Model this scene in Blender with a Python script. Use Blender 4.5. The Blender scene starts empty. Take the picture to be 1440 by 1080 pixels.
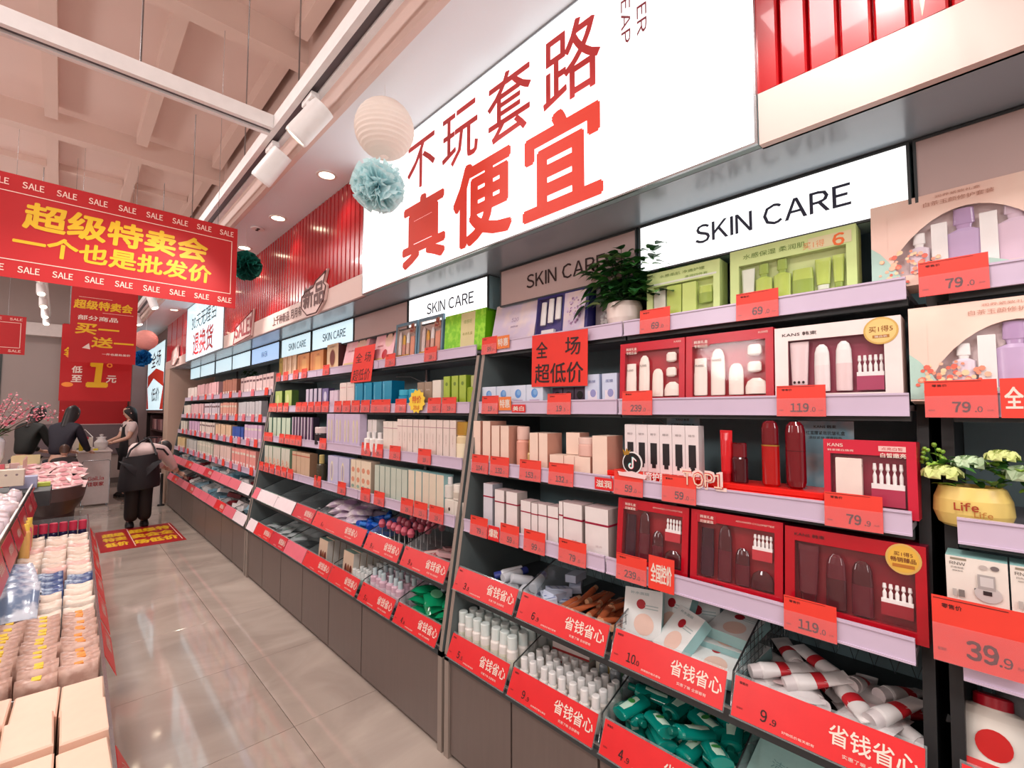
import bpy, math, random
from mathutils import Vector, Matrix
random.seed(11)
PI = math.pi
S = bpy.context.scene
COL = S.collection

# ------------------------------------------------------------------ camera, world, exposure
cam = bpy.data.objects.new('camera', bpy.data.cameras.new('camera')); COL.objects.link(cam)
cam.location = (0, 0, 1.5)
cam.rotation_euler = (math.radians(90 + 3.204), 0, math.radians(-43.806))
cam.data.sensor_width = 36; cam.data.lens = 36 * 661 / 1440; cam.data.clip_start = .02
S.camera = cam
S.view_settings.view_transform = 'Standard'; S.view_settings.look = 'None'
S.view_settings.gamma = 1; S.view_settings.exposure = -0.12; S.view_settings.use_curve_mapping = False
W = bpy.data.worlds.new('world'); S.world = W; W.use_nodes = True
W.node_tree.nodes['Background'].inputs[0].default_value = (1.0, .93, .9, 1)
W.node_tree.nodes['Background'].inputs[1].default_value = .6

def lamp(kind, loc, power, color=(1, 1, 1), size=.1, aim=None, sy=None, spot=60, name='lamp', parent=None):
    d = bpy.data.lights.new(name, kind); d.energy = power; d.color = color
    if kind == 'AREA':
        d.size = size
        if sy: d.shape = 'RECTANGLE'; d.size_y = sy
    else: d.shadow_soft_size = size
    if kind == 'SPOT': d.spot_size = math.radians(spot); d.spot_blend = .6
    o = bpy.data.objects.new(name, d); COL.objects.link(o); o.location = loc
    if aim is not None: o.rotation_euler = (Vector(aim) - Vector(loc)).to_track_quat('-Z', 'Y').to_euler()
    if parent: o.parent = parent; 
    return o
# area lamps added over the shop floor for even light, without any fixture
for i, (lx, ly) in enumerate([(-.6, .4), (-.6, 3.4), (-.6, 6.6), (-.6, 10.0), (-.9, -2.5)]):
    lamp('AREA', (lx, ly, 3.86), 44, (1, .96, .94), .5, (lx, ly, 0), 1.3, name='added_overhead_fill')
# unseen point lamps added to brighten the shelf fronts and the ceiling
for i, (lx, ly) in enumerate([(-2.2, -1.5), (-2.2, 2.0), (-2.4, 5.5), (-2.4, 9.0), (.1, -2.2)]):
    lamp('POINT', (lx, ly, 2.5), 72, (1, .95, .93), .3, name='added_side_fill')

# ------------------------------------------------------------------ materials
def lin(c):
    return tuple((x / 255 / 12.92) if x / 255 <= .04045 else ((x / 255 + .055) / 1.055) ** 2.4 for x in c)
MC = {}
def mat(name, rgb, rough=.5, metal=0, emit=0, var=.08, scale=18, bump=0, alpha=1, trans=0, coat=0, kind=None, rgb2=None):
    if name in MC: return MC[name]
    m = bpy.data.materials.new(name); m.use_nodes = True; MC[name] = m
    nt = m.node_tree; b = nt.nodes['Principled BSDF']; N = nt.nodes.new; L = nt.links.new
    c = lin(rgb)
    tc = N('ShaderNodeTexCoord')
    if kind == 'wood':
        mp = N('ShaderNodeMapping'); mp.inputs['Scale'].default_value = (6, 6, 60) if False else (30, 30, 2)
        L(tc.outputs['Object'], mp.inputs[0]); src = mp.outputs[0]
    else: src = tc.outputs['Object']
    nz = N('ShaderNodeTexNoise'); nz.inputs['Scale'].default_value = scale if kind != 'wood' else 2
    nz.inputs['Detail'].default_value = 3; L(src, nz.inputs['Vector'])
    mx = N('ShaderNodeMix'); mx.data_type = 'RGBA'
    d = lin(rgb2) if rgb2 else tuple(x * (1 - var * 2) for x in c)
    mx.inputs[6].default_value = c + (1,); mx.inputs[7].default_value = d + (1,)
    if rgb2:
        rp = N('ShaderNodeMapRange'); rp.inputs[1].default_value = .45; rp.inputs[2].default_value = .6
        L(nz.outputs[0], rp.inputs[0]); L(rp.outputs[0], mx.inputs[0])
    else: L(nz.outputs[0], mx.inputs[0])
    L(mx.outputs[2], b.inputs['Base Color'])
    b.inputs['Roughness'].default_value = rough; b.inputs['Metallic'].default_value = metal
    b.inputs['Alpha'].default_value = alpha; b.inputs['Transmission Weight'].default_value = trans
    b.inputs['Coat Weight'].default_value = coat
    if emit:
        b.inputs['Emission Color'].default_value = c + (1,); b.inputs['Emission Strength'].default_value = emit
    if kind == 'paper':
        tl = N('ShaderNodeBsdfTranslucent'); L(mx.outputs[2], tl.inputs[0]); ms = N('ShaderNodeMixShader'); ms.inputs[0].default_value = .45; L(b.outputs[0], ms.inputs[1]); L(tl.outputs[0], ms.inputs[2]); L(ms.outputs[0], nt.nodes['Material Output'].inputs[0])
    if bump:
        bp = N('ShaderNodeBump'); bp.inputs['Strength'].default_value = bump; bp.inputs['Distance'].default_value = .004
        L(nz.outputs[0], bp.inputs['Height']); L(bp.outputs[0], b.inputs['Normal'])
    return m
def C(r, g, b, rough=.45, **k):
    return mat('paint_%d_%d_%d_%d' % (r, g, b, int(rough * 100)) + ('' if not k else '_' + '_'.join(k)), (r, g, b), rough, **k)

WHITE = C(240, 236, 234, .4); CREAM = C(238, 222, 208, .45); BLACK = C(22, 20, 22, .5)
RED = C(196, 12, 24, .35); CARD = C(236, 62, 46, .5); CARDB = C(226, 40, 44, .35)
YEL = C(236, 186, 6, .5); INK = C(45, 18, 16, .6); PINKTXT = C(250, 214, 200, .5)
LIP = mat('lavender_plastic', (205, 188, 210), .3, var=.03)
SLATE = mat('slate_panel', (142, 172, 178), .6)
DARK = mat('dark_metal', (60, 66, 68), .5)
TAUPE = mat('taupe_laminate', (112, 98, 92), .42, kind='wood', var=.08)
TAUPEL = mat('light_taupe_laminate', (150, 136, 126), .45, kind='wood', var=.06)
STEEL = mat('steel', (170, 172, 175), .25, metal=.9)
def clearmat(name, tint, haze, rough=.06, gloss=.12):
    m = bpy.data.materials.new(name); m.use_nodes = True; nt = m.node_tree; N = nt.nodes.new; L = nt.links.new; nt.nodes.remove(nt.nodes['Principled BSDF']); out = nt.nodes['Material Output']
    tr = N('ShaderNodeBsdfTransparent'); gl = N('ShaderNodeBsdfGlossy'); gl.inputs['Roughness'].default_value = rough; df = N('ShaderNodeBsdfDiffuse'); df.inputs[0].default_value = lin(tint) + (1,)
    nz = N('ShaderNodeTexNoise'); nz.inputs['Scale'].default_value = 12; mr = N('ShaderNodeMapRange'); mr.inputs[3].default_value = haze * .8; mr.inputs[4].default_value = haze * 1.2; L(nz.outputs[0], mr.inputs[0])
    a = N('ShaderNodeMixShader'); L(mr.outputs[0], a.inputs[0]); L(tr.outputs[0], a.inputs[1]); L(df.outputs[0], a.inputs[2])
    lw = N('ShaderNodeLayerWeight'); lw.inputs[0].default_value = .25; m2 = N('ShaderNodeMapRange'); m2.inputs[3].default_value = .02; m2.inputs[4].default_value = gloss * 3; L(lw.outputs[1], m2.inputs[0]); b = N('ShaderNodeMixShader'); L(m2.outputs[0], b.inputs[0]); L(a.outputs[0], b.inputs[1]); L(gl.outputs[0], b.inputs[2]); L(b.outputs[0], out.inputs[0])
    return m
CLEAR = clearmat('clear_plastic', (215, 230, 232), .12)
FILM = clearmat('clear_film', (240, 230, 232), .015, .06, .02)
SLEEVE = clearmat('frosted_sleeve', (250, 190, 196), .09, .15, .05)
GOLD = mat('gold_metal', (205, 160, 70), .3, metal=.7)
LIT = mat('lit_panel', (250, 255, 255), .3, emit=1.15, var=0)
LITB = mat('lit_panel_cool', (205, 235, 245), .3, emit=.85, var=0)
LITBL = mat('lit_panel_blue', (170, 205, 245), .3, emit=.85, var=0)
LENS = mat('lamp_lens', (255, 235, 205), .3, emit=9, var=0)

# ------------------------------------------------------------------ mesh building
class MB:
    def __init__(s): s.v = []; s.f = []; s.m = []; s.ms = []; s.sm = []
    def mi(s, m):
        if m not in s.ms: s.ms.append(m)
        return s.ms.index(m)
    def add(s, vs, fs, m, M=None, smooth=False):
        k = len(s.v); i = s.mi(m)
        s.v += [tuple(M @ Vector(p)) for p in vs] if M else [tuple(p) for p in vs]
        for f in fs: s.f.append([k + a for a in f]); s.m.append(i); s.sm.append(smooth)
        return s
    def box(s, x0, x1, y0, y1, z0, z1, m, M=None, top=None, sides=None, bev=0):
        if bev:
            b = bev; P = []
            for z, i in ((z0, b), (z0 + b, 0), (z1 - b, 0), (z1, b)):
                P += [(x0 + i, y0 + i, z), (x1 - i, y0 + i, z), (x1 - i, y1 - i, z), (x0 + i, y1 - i, z)]
            F = [(3, 2, 1, 0), (12, 13, 14, 15)] + [(a * 4 + j, a * 4 + (j + 1) % 4, a * 4 + 4 + (j + 1) % 4, a * 4 + 4 + j) for a in range(3) for j in range(4)]
            return s.add(P, F, m, M)
        P = [(x0, y0, z0), (x1, y0, z0), (x1, y1, z0), (x0, y1, z0), (x0, y0, z1), (x1, y0, z1), (x1, y1, z1), (x0, y1, z1)]
        if sides is None and top is None: return s.add(P, [(3, 2, 1, 0), (4, 5, 6, 7), (0, 1, 5, 4), (1, 2, 6, 5), (2, 3, 7, 6), (3, 0, 4, 7)], m, M)
        s.add(P, [(0, 1, 5, 4)], m, M)
        s.add(P, [(3, 2, 1, 0), (1, 2, 6, 5), (2, 3, 7, 6), (3, 0, 4, 7)], sides or m, M)
        return s.add(P, [(4, 5, 6, 7)], top or sides or m, M)
    def loft(s, secs, m, seg=14, M=None, cap=True, smooth=True):
        # secs: (z, rx, ry, [material]); a section's material colours the band above it
        k = 0
        for a in range(len(secs) - 1):
            (z0, rx0, ry0), (z1, rx1, ry1) = secs[a][:3], secs[a + 1][:3]
            mm = secs[a][3] if len(secs[a]) > 3 else m
            P = [(rx * math.cos(2 * PI * i / seg), ry * math.sin(2 * PI * i / seg), z) for z, rx, ry in ((z0, rx0, ry0), (z1, rx1, ry1)) for i in range(seg)]
            s.add(P, [(i, (i + 1) % seg, seg + (i + 1) % seg, seg + i) for i in range(seg)], mm, M, smooth)
        if cap:
            for q, e in ((0, 0), (-1, -2)):
                z, rx, ry = secs[q][:3]
                mm = secs[e][3] if len(secs[e]) > 3 else m
                P = [(rx * math.cos(2 * PI * i / seg), ry * math.sin(2 * PI * i / seg), z) for i in range(seg)]
                s.add(P, [tuple(range(seg))[::-1] if q == 0 else tuple(range(seg))], mm, M)
        return s
    def tube(s, pts, r, m, seg=6, r1=None):
        pts = [Vector(p) for p in pts]; n = len(pts); P = []
        for i, p in enumerate(pts):
            d = (pts[min(i + 1, n - 1)] - pts[max(i - 1, 0)]).normalized()
            u = d.cross(Vector((0, 0, 1)));
            if u.length < .01: u = d.cross(Vector((1, 0, 0)))
            u.normalize(); w = d.cross(u); rr = r if r1 is None else r + (r1 - r) * i / (n - 1)
            P += [p + (u * math.cos(2 * PI * j / seg) + w * math.sin(2 * PI * j / seg)) * rr for j in range(seg)]
        F = [(i * seg + j, i * seg + (j + 1) % seg, (i + 1) * seg + (j + 1) % seg, (i + 1) * seg + j) for i in range(n - 1) for j in range(seg)]
        F += [tuple(range(seg)), tuple((n - 1) * seg + j for j in range(seg))[::-1]]
        return s.add(P, F, m, None, True)
    def disc(s, cx, cz, rx, rz, y, m, seg=20):   # upright ellipse in the xz plane
        return s.add([(cx + rx * math.cos(2 * PI * i / seg), y, cz + rz * math.sin(2 * PI * i / seg)) for i in range(seg)], [tuple(range(seg))], m)
    def rect(s, x0, x1, z0, z1, y, m): return s.add([(x0, y, z0), (x1, y, z0), (x1, y, z1), (x0, y, z1)], [(0, 1, 2, 3)], m)
    def text(s, body, cx, cz, h, m, y=0, w=None, bold=0, vert=False, M=None, shear=0):
        vs, fs, bb = glyphs(body)
        W0 = bb[1] - bb[0]; H0 = bb[3] - bb[2]; k = h / H0; kx = w / W0 if w else k
        P = [((a - (bb[0] + bb[1]) / 2) * kx + shear * (b - (bb[2] + bb[3]) / 2) * k, (b - (bb[2] + bb[3]) / 2) * k) for a, b in vs]
        if vert: P = [(b, -a) for a, b in P]
        n = 1 if not bold else (4 if h < .06 else 8); r = bold * h * .75    # heavier strokes: the glyph laid over itself, shifted
        for i in range(n):
            q = 0 if n == 1 else r; th = 2 * PI * (i + .5) / n
            s.add([(cx + a + q * math.cos(th), y - i * 4e-5, cz + b + q * math.sin(th)) for a, b in P], fs, m, M)
        return s
    def mesh(s, name):
        me = bpy.data.meshes.new(name); me.from_pydata(s.v, [], s.f)
        for m in s.ms: me.materials.append(m)
        me.polygons.foreach_set('material_index', s.m); me.polygons.foreach_set('use_smooth', s.sm); me.update()
        return me
    def build(s, name, parent=None, loc=(0, 0, 0), rot=(0, 0, 0)):
        return put(name, s.mesh(name), parent, loc, rot)
_G = {}
def glyphs(body):
    key = body
    if key not in _G and body.isascii() and len(body) > 0:      # Latin wording: wide forms set one by one with their own spacing
        if len(body) == 1: _G[key] = glyphs(chr(ord(body) + 0xFEE0)); return _G[key]
        vs = []; fs = []; x = 0
        for ch in body:
            if ch == ' ': x += .3; continue
            v, f, bb = glyphs(ch) if ch != 'I' else ([(0, 0), (.095, 0), (.095, .733), (0, .733)], [(0, 1, 2, 3)], (0, .095, 0, .733)); k = len(vs); vs += [(a - bb[0] + x, b) for a, b in v]; fs += [tuple(k + i for i in q) for q in f]; x += bb[1] - bb[0] + .095
        _G[key] = (vs, fs, (min(a for a, b in vs), max(a for a, b in vs), min(b for a, b in vs), max(b for a, b in vs)))
    if key not in _G:
        cu = bpy.data.curves.new('lettering', 'FONT'); cu.body = body; cu.size = 1; cu.resolution_u = 2; cu.fill_mode = 'FRONT'
        o = bpy.data.objects.new('lettering', cu); COL.objects.link(o)
        me = bpy.data.meshes.new_from_object(o.evaluated_get(bpy.context.evaluated_depsgraph_get()))
        vs = [(v.co.x, v.co.y) for v in me.vertices]; fs = [tuple(p.vertices) for p in me.polygons]
        bpy.data.objects.remove(o); bpy.data.curves.remove(cu); bpy.data.meshes.remove(me)
        _G[key] = (vs, fs, (min(a for a, b in vs), max(a for a, b in vs), min(b for a, b in vs), max(b for a, b in vs)))
    return _G[key]
def put(name, me, parent=None, loc=(0, 0, 0), rot=(0, 0, 0)):
    o = bpy.data.objects.new(name, me); COL.objects.link(o); o.location = loc; o.rotation_euler = rot
    if parent: o.parent = parent
    return o
def tag(o, label, cat, group=None):
    o['label'] = label; o['category'] = cat
    if group: o['group'] = group
    return o
def struct(o): o['kind'] = 'structure'; return o
def empty(name, loc=(0, 0, 0), rot=(0, 0, 0)):
    o = bpy.data.objects.new(name, None); COL.objects.link(o); o.location = loc; o.rotation_euler = rot; o.empty_display_size = .05
    return o
def clone(o, loc, rot=(0, 0, 0), label=None, group=None):
    r = o.copy(); COL.objects.link(r); r.location = loc; r.rotation_euler = rot
    for c in list(o.children):
        d = c.copy(); COL.objects.link(d); d.parent = r
        for g in list(c.children): e = g.copy(); COL.objects.link(e); e.parent = d
    if label: r['label'] = label
    if group: r['group'] = group
    return r
ORD = ['first', 'second', 'third', 'fourth', 'fifth', 'sixth', 'seventh', 'eighth', 'ninth', 'tenth', 'eleventh', 'twelfth', 'thirteenth', 'fourteenth', 'fifteenth', 'sixteenth', 'seventeenth', 'eighteenth', 'nineteenth', 'twentieth']
RW = -PI / 2        # rotation of everything that faces the aisle from the right-hand wall

# ================================================================== SHELL
def B(name, x0, x1, y0, y1, z0, z1, m, parent=None, bev=0):
    o = MB().box(x0, x1, y0, y1, z0, z1, m, bev=bev).build(name, parent); return o
def tile_mat():
    m = bpy.data.materials.new('polished_floor_tile'); m.use_nodes = True; nt = m.node_tree; b = nt.nodes['Principled BSDF']; N = nt.nodes.new; L = nt.links.new
    g = N('ShaderNodeNewGeometry'); oi = N('ShaderNodeObjectInfo')
    mp = N('ShaderNodeMapping'); mp.inputs['Rotation'].default_value = (0, 0, .5); mp.inputs['Scale'].default_value = (1.0, 1.7, 1); L(g.outputs['Position'], mp.inputs[0])
    nz = N('ShaderNodeTexNoise'); nz.inputs['Scale'].default_value = 1.6; nz.inputs['Detail'].default_value = 6; nz.inputs['Distortion'].default_value = 1.1; L(mp.outputs[0], nz.inputs['Vector'])
    cr = N('ShaderNodeValToRGB'); e = cr.color_ramp.elements
    e[0].position = .3; e[0].color = lin((160, 146, 136)) + (1,); e[1].position = .72; e[1].color = lin((188, 174, 162)) + (1,)
    L(nz.outputs[0], cr.inputs[0]); hs = N('ShaderNodeHueSaturation'); mr = N('ShaderNodeMapRange'); mr.inputs[3].default_value = .93; mr.inputs[4].default_value = 1.07
    L(oi.outputs['Random'], mr.inputs[0]); L(mr.outputs[0], hs.inputs['Value']); L(cr.outputs[0], hs.inputs['Color']); L(hs.outputs[0], b.inputs['Base Color'])
    b.inputs['Roughness'].default_value = .07; b.inputs['Specular IOR Level'].default_value = .75; b.inputs['Coat Weight'].default_value = .3; b.inputs['Coat Roughness'].default_value = .04
    return m
TILE = tile_mat(); GROUT = C(96, 80, 72, .8)
fl = struct(B('floor', -4.2, 2.6, -5.5, 13.2, -.06, -.006, GROUT))
T = .785; me = MB().box(-T / 2 + .0012, T / 2 - .0012, -T / 2 + .0012, T / 2 - .0012, -.006, 0, TILE, bev=.0008).mesh('tile')
for i in range(-6, 2):
    for j in range(-7, 14):
        put('tile', me, fl, (.86 + T * i + T / 2, 2.39 + T * j + T / 2, 0))
PAINT = mat('ceiling_paint_pink_bounce', (232, 206, 194), .7, var=.04, scale=3)  # pink in this colour stands in for light bounced off the red cladding
PAINTD = mat('ceiling_recess_pink_bounce', (236, 210, 200), .8, var=.04, scale=2)  # slab between the beams, tinted with the same painted bounce
SOF = mat('soffit_paint', (232, 236, 242), .45, var=.02, scale=2)
SOFE = mat('soffit_edge_paint', (222, 196, 186), .5, var=.02)
ce = struct(B('ceiling', -4.2, 2.6, -5.5, 13.2, 4.2, 4.28, PAINTD))
for y in [-3.9, -1.5, .95, 3.39, 5.83, 8.27, 10.7]:
    B('beam', -4.2, 1.9, y, y + .13, 4.0, 4.2, PAINT, ce)
for x in [-3.35, -2.72, -2.09, -1.46, -.83, -.2, .43, 1.06]:
    for y in [-3.9, -1.5, .95, 3.39, 5.83, 8.27, 10.7]:
        B('joist', x, x + .085, y + .131, y + 2.309, 4.07, 4.2, PAINT, ce)
for y in [-.3, 2.15, 4.6, 7.04, 9.5]:
    for a, b in ((-3.25, -2.73), (-2.63, -2.1), (-2.0, -1.47), (-1.37, -.84), (-.74, -.21), (-.11, .425), (.52, 1.055), (1.15, 1.85)):
        B('bridging', a, b, y, y + .05, 4.13, 4.2, PAINT, ce)
# soffit over the right-hand fixtures, with its drop edge
so = struct(B('soffit', .92, 1.9, -5.5, 12.9, 2.95, 2.99, SOF)); so.name = 'trim_1'
B('soffit_edge', .905, .935, -5.5, 12.9, 2.94, 3.06, SOFE, so)
B('soffit_upstand', 1.2, 1.9, -5.5, 12.9, 2.99, 4.2, SOFE, so)
# right wall behind the shelving and the bulkhead that carries the signs
WALLP = mat('wall_paint', (178, 158, 152), .65, var=.04, scale=2)
wr = struct(B('wall_right', 1.9, 2.05, -5.5, 13.2, 0, 4.2, WALLP))
BULK = mat('bulkhead_gloss', (146, 158, 168), .2, metal=.1, var=.05, scale=3)
bk = struct(B('trim_2', 1.29, 1.895, -5.5, 9.9, 2.18, 2.2, BULK))
B('bulkhead_core', 1.3, 1.895, -5.5, 9.9, 2.201, 2.945, SLATE, bk)
BAND = mat('fascia_band', (212, 186, 178), .4, var=.03, scale=4)
for i, (a, b) in enumerate([(-5.5, .405), (2.597, 5.9), (8.04, 9.9)]):
    o = struct(B('trim_%d' % (3 + i), 1.268, 1.298, a, b, 2.18, 2.315, BAND))
# ribbed red cladding between the illuminated signs: each rib its own piece
RIB = mat('red_rib', (172, 8, 18), .22, var=.05, scale=6, coat=.3)
RIBF = mat('red_flat_panel', (214, 60, 70), .2, var=.06, scale=2, coat=.4)
cl = struct(B('wall_fascia', 1.288, 1.3, -1.4, 5.9, 2.316, 2.949, RED)); cl.name = 'wall_right.001'
h = .0313; prof = [(-h, 0), (-h + .003, -.016), (-h + .007, -.02), (h - .007, -.018), (h - .003, -.014), (h, 0)]
P = [(x, y, z) for z in (2.317, 2.948) for y, x in prof]; n = len(prof)
rm = MB().add(P, [(i, i + 1, n + i + 1, n + i) for i in range(n - 1)] + [tuple(range(n)), tuple(range(n, 2 * n))[::-1]], RIB).mesh('rib')
for a, b in ((-1.37, .39), (2.63, 5.9)):
    k = 0
    while a + k * .0627 < b:
        put('rib', rm, cl, (1.288, a + k * .0627, 0)); k += 1
pf = struct(B('wall_right.002', 1.28, 1.3, 8.04, 9.9, 2.316, 2.949, RIBF))
for y in (8.5, 8.97, 9.44): B('panel_joint', 1.277, 1.281, y, y + .012, 2.316, 2.949, RED, pf)
# end pier and the wall beyond it
PIER = mat('pier_paint', (206, 176, 158), .55, var=.04, scale=2)
struct(B('wall_pier', 1.27, 1.895, 9.45, 9.9, 0, 2.179, PIER)).name = 'wall_right.003'
FARW = mat('far_wall', (120, 96, 92), .6, var=.06, scale=2)
fw = struct(B('wall_right.004', 1.31, 1.895, 9.902, 12.9, 1.45, 2.949, FARW))
struct(B('wall_right.005', 1.75, 1.895, 9.902, 12.9, 0, 1.449, C(66, 44, 42, .5)))
# back wall
wb = struct(B('wall_back', -4.2, 2.05, 12.9, 13.1, 0, 4.2, mat('back_wall_paint', (172, 154, 148), .6, var=.03, scale=2)))
struct(B('trim_6', -4.2, 1.3, 12.6, 12.899, 2.92, 3.16, mat('white_trim', (226, 212, 206), .5)))
struct(B('wall_back.001', 1.04, 1.31, 12.4, 12.899, 0, 2.919, mat('column_paint', (128, 106, 104), .5, var=.04)))
struct(B('trim_7', -.35, 1.035, 12.84, 12.899, .6, 1.23, mat('grey_wainscot', (118, 100, 104), .5)))
wl = struct(B('wall_left', -4.35, -4.2, -5.5, 13.1, 0, 4.2, mat('left_wall_paint', (190, 168, 160), .6, var=.03, scale=2)))
# window in the back wall at the far left whose pane glows with painted daylight and greenery
wn = struct(B('window_1', -1.9, -.82, 12.87, 12.9, 1.0, 2.62, C(60, 66, 62, .4)))
B('pane', -1.86, -.86, 12.86, 12.869, 1.04, 2.58, mat('window_daylight', (190, 235, 190), .1, emit=.9, rgb2=(225, 245, 235), scale=2), wn)
for x in (-1.88, -1.36, -.85): B('mullion', x - .015, x + .015, 12.845, 12.86, 1.0, 2.62, C(50, 54, 52, .4), wn)
struct(B('baseboard_back', -4.2, 1.03, 12.86, 12.899, 0, .1, C(96, 84, 80, .5)))

# ---- big illuminated signs on the bulkhead
def at_fascia(mb, body, y0, y1, z0, z1, m, bold=0, x=-.0025):   # lettering measured in metres along the wall
    mb.text(body, -(y0 + y1) / 2, (z0 + z1) / 2, z1 - z0, m, x, w=abs(y0 - y1), bold=bold)
DEEP = mat('sign_red_vinyl', (222, 52, 24), .5, var=.02); THIN = mat('sign_brick_vinyl', (206, 52, 50), .5, var=.02); PLUM = C(150, 60, 70, .5)
def sign(name, y0, y1, z0, z1, lit, x, d, label, frame=STEEL):
    t = tag(empty(name, (x, (y0 + y1) / 2, z0), (0, 0, RW)), label, 'sign')
    w = abs(y1 - y0) / 2; h = z1 - z0; f = .006
    MB().box(-w, w, .006, d, 0, h, SLATE).build('case', t)
    MB().box(-w + f, w - f, -.001, .006, f, h - f, lit).build('face', t)
    e = MB(); e.box(-w, w, -.004, .0055, 0, f, frame); e.box(-w, w, -.004, .0055, h - f, h, frame); e.box(-w, -w + f, -.004, .0055, f, h - f, frame); e.box(w - f, w, -.004, .0055, f, h - f, frame)
    e.build('frame', t)
    return t
s1 = sign('lightbox_sign', .407, 2.593, 2.181, 2.947, LIT, 1.262, .03, 'large lit white sign with two lines of red lettering above the shelves')
yc = 1.5
l = MB()
for ch, a, b, z0, z1 in (('不', 2.099, 1.851, 2.62, 2.86), ('玩', 1.789, 1.528, 2.62, 2.87), ('套', 1.461, 1.209, 2.60, 2.88), ('路', 1.142, .887, 2.60, 2.88)):
    at_fascia(l, ch, a - yc, b - yc, z0 - 2.181, z1 - 2.181, THIN, .012)
for ch, a, b, z0, z1 in (('真', 2.131, 1.772, 2.235, 2.565), ('便', 1.69, 1.324, 2.225, 2.575), ('宜', 1.242, .891, 2.225, 2.575)):
    at_fascia(l, ch, a - yc, b - yc, z0 - 2.181, z1 - 2.181, DEEP, .05)
l.build('lettering', s1)
l = MB(); l.text('SUPER', yc - .73, .62, .034, PLUM, -.0025, w=.26, vert=True, bold=.02); l.text('CHEAP', yc - .787, .62, .034, PLUM, -.0025, w=.26, vert=True, bold=.02)
l.build('small_lettering', s1)
s2 = sign('lightbox_sign', 5.905, 8.03, 2.181, 2.947, LITB, 1.262, .03, 'pale lit sign about free returns between the ribbed and the flat red cladding')
l = MB()
l.text('30天无理由', 6.968 - 6.97, .5, .2, C(60, 80, 90, .5), -.0025, w=1.4, bold=.01)
l.text('退换货', 0, .2, .3, mat('sign_crimson', (190, 30, 40), .5), -.0025, w=1.15, bold=.03); l.build('lettering', s2)
s3 = sign('lightbox_sign', 10.15, 12.35, 1.5, 2.75, LITB, 1.29, .03, 'far lit sign with a red slanting band beyond the beige pier')
l = MB(); l.add([(-1.05, -.0025, .45), (-.2, -.0025, .62), (1.05, -.0025, .42), (1.05, -.0025, .68), (.1, -.0025, .8), (-1.05, -.0025, .7)], [(0, 1, 2, 3, 4, 5)], DEEP)
l.add([(-1.08, -.0025, .02), (-.78, -.0025, .02), (-1.08, -.0025, .5)], [(0, 1, 2)], DEEP); l.add([(1.08, -.0025, .02), (.7, -.0025, .02), (1.08, -.0025, .5)], [(0, 1, 2)], DEEP)
l.text('全场', .05, .98, .3, INK, -.003, w=1.2, bold=.02, shear=.2); l.text('低价', .1, .3, .25, INK, -.003, w=1.0, bold=.02); l.build('lettering', s3)
# cut-out badges and wording on the band
DIM = C(92, 52, 48, .5); SIL = C(222, 190, 184, .35)
def badge(name, y0, y1, z0, z1, body, label, pts, bold=.05, tm=DIM):
    t = tag(empty(name, (1.258, (y0 + y1) / 2, z0), (0, 0, RW)), label, 'sign'); w = (y0 - y1) / 2; h = z1 - z0
    P = [(a * w, -.006, b * h) for a, b in pts] + [(a * w, .008, b * h) for a, b in pts]; n = len(pts)
    MB().add(P, [tuple(range(n)), tuple(range(n, 2 * n))[::-1]] + [(i, n + i, n + (i + 1) % n, (i + 1) % n) for i in range(n)], SIL).build('plate', t)
    Q = [(a * w * .93, -.0075, .04 * h + b * h * .92) for a, b in pts]
    l = MB(); 
    for i in range(n): l.tube([Q[i], Q[(i + 1) % n]], .005, tm, 4)
    l.text(body, 0, h * .5, h * .55, tm, -.008, w=w * 1.55, bold=bold); l.build('lettering', t); return t
badge('badge_sign', 3.56, 3.09, 2.17, 2.45, '新品', 'dark cut-out badge reading new products on the pale band', [(-1, .25), (-.5, 0), (.3, -.02), (.85, .25), (1, .6), (.8, .7), (1, 1), (.2, .85), (0, .72), (-.7, .68), (-1, .55)])
badge('badge_sign', 5.45, 4.75, 2.16, 2.44, 'SALE!', 'cut-out sale badge on the pale band beside the free returns sign', [(-1, 0), (.85, .12), (1, 1), (-.8, .62)], .04, C(150, 40, 50, .5))
badge('badge_sign', 9.25, 8.6, 2.2, 2.5, '惠', 'small pale cut-out badge on the band near the beige pier', [(-1, .1), (0, 0), (1, .3), (.8, 1), (-.6, .8)], .03, C(220, 170, 165, .5))
t = MB(); t.text('上千种新品 月月有', 0, 0, .075, DIM, 0, w=.66, bold=.02)
tag(t.build('band_lettering', None, (1.2655, 3.91, 2.245), (0, 0, RW)), 'small dark wording about monthly new products on the pale band', 'lettering')
t = MB(); t.text('低价好物 天天见', 0, 0, .07, DIM, 0, w=.6, bold=.02)
tag(t.build('band_lettering', None, (1.2655, 8.9, 2.24), (0, 0, RW)), 'faint wording on the band under the flat red panels', 'lettering')

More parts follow.
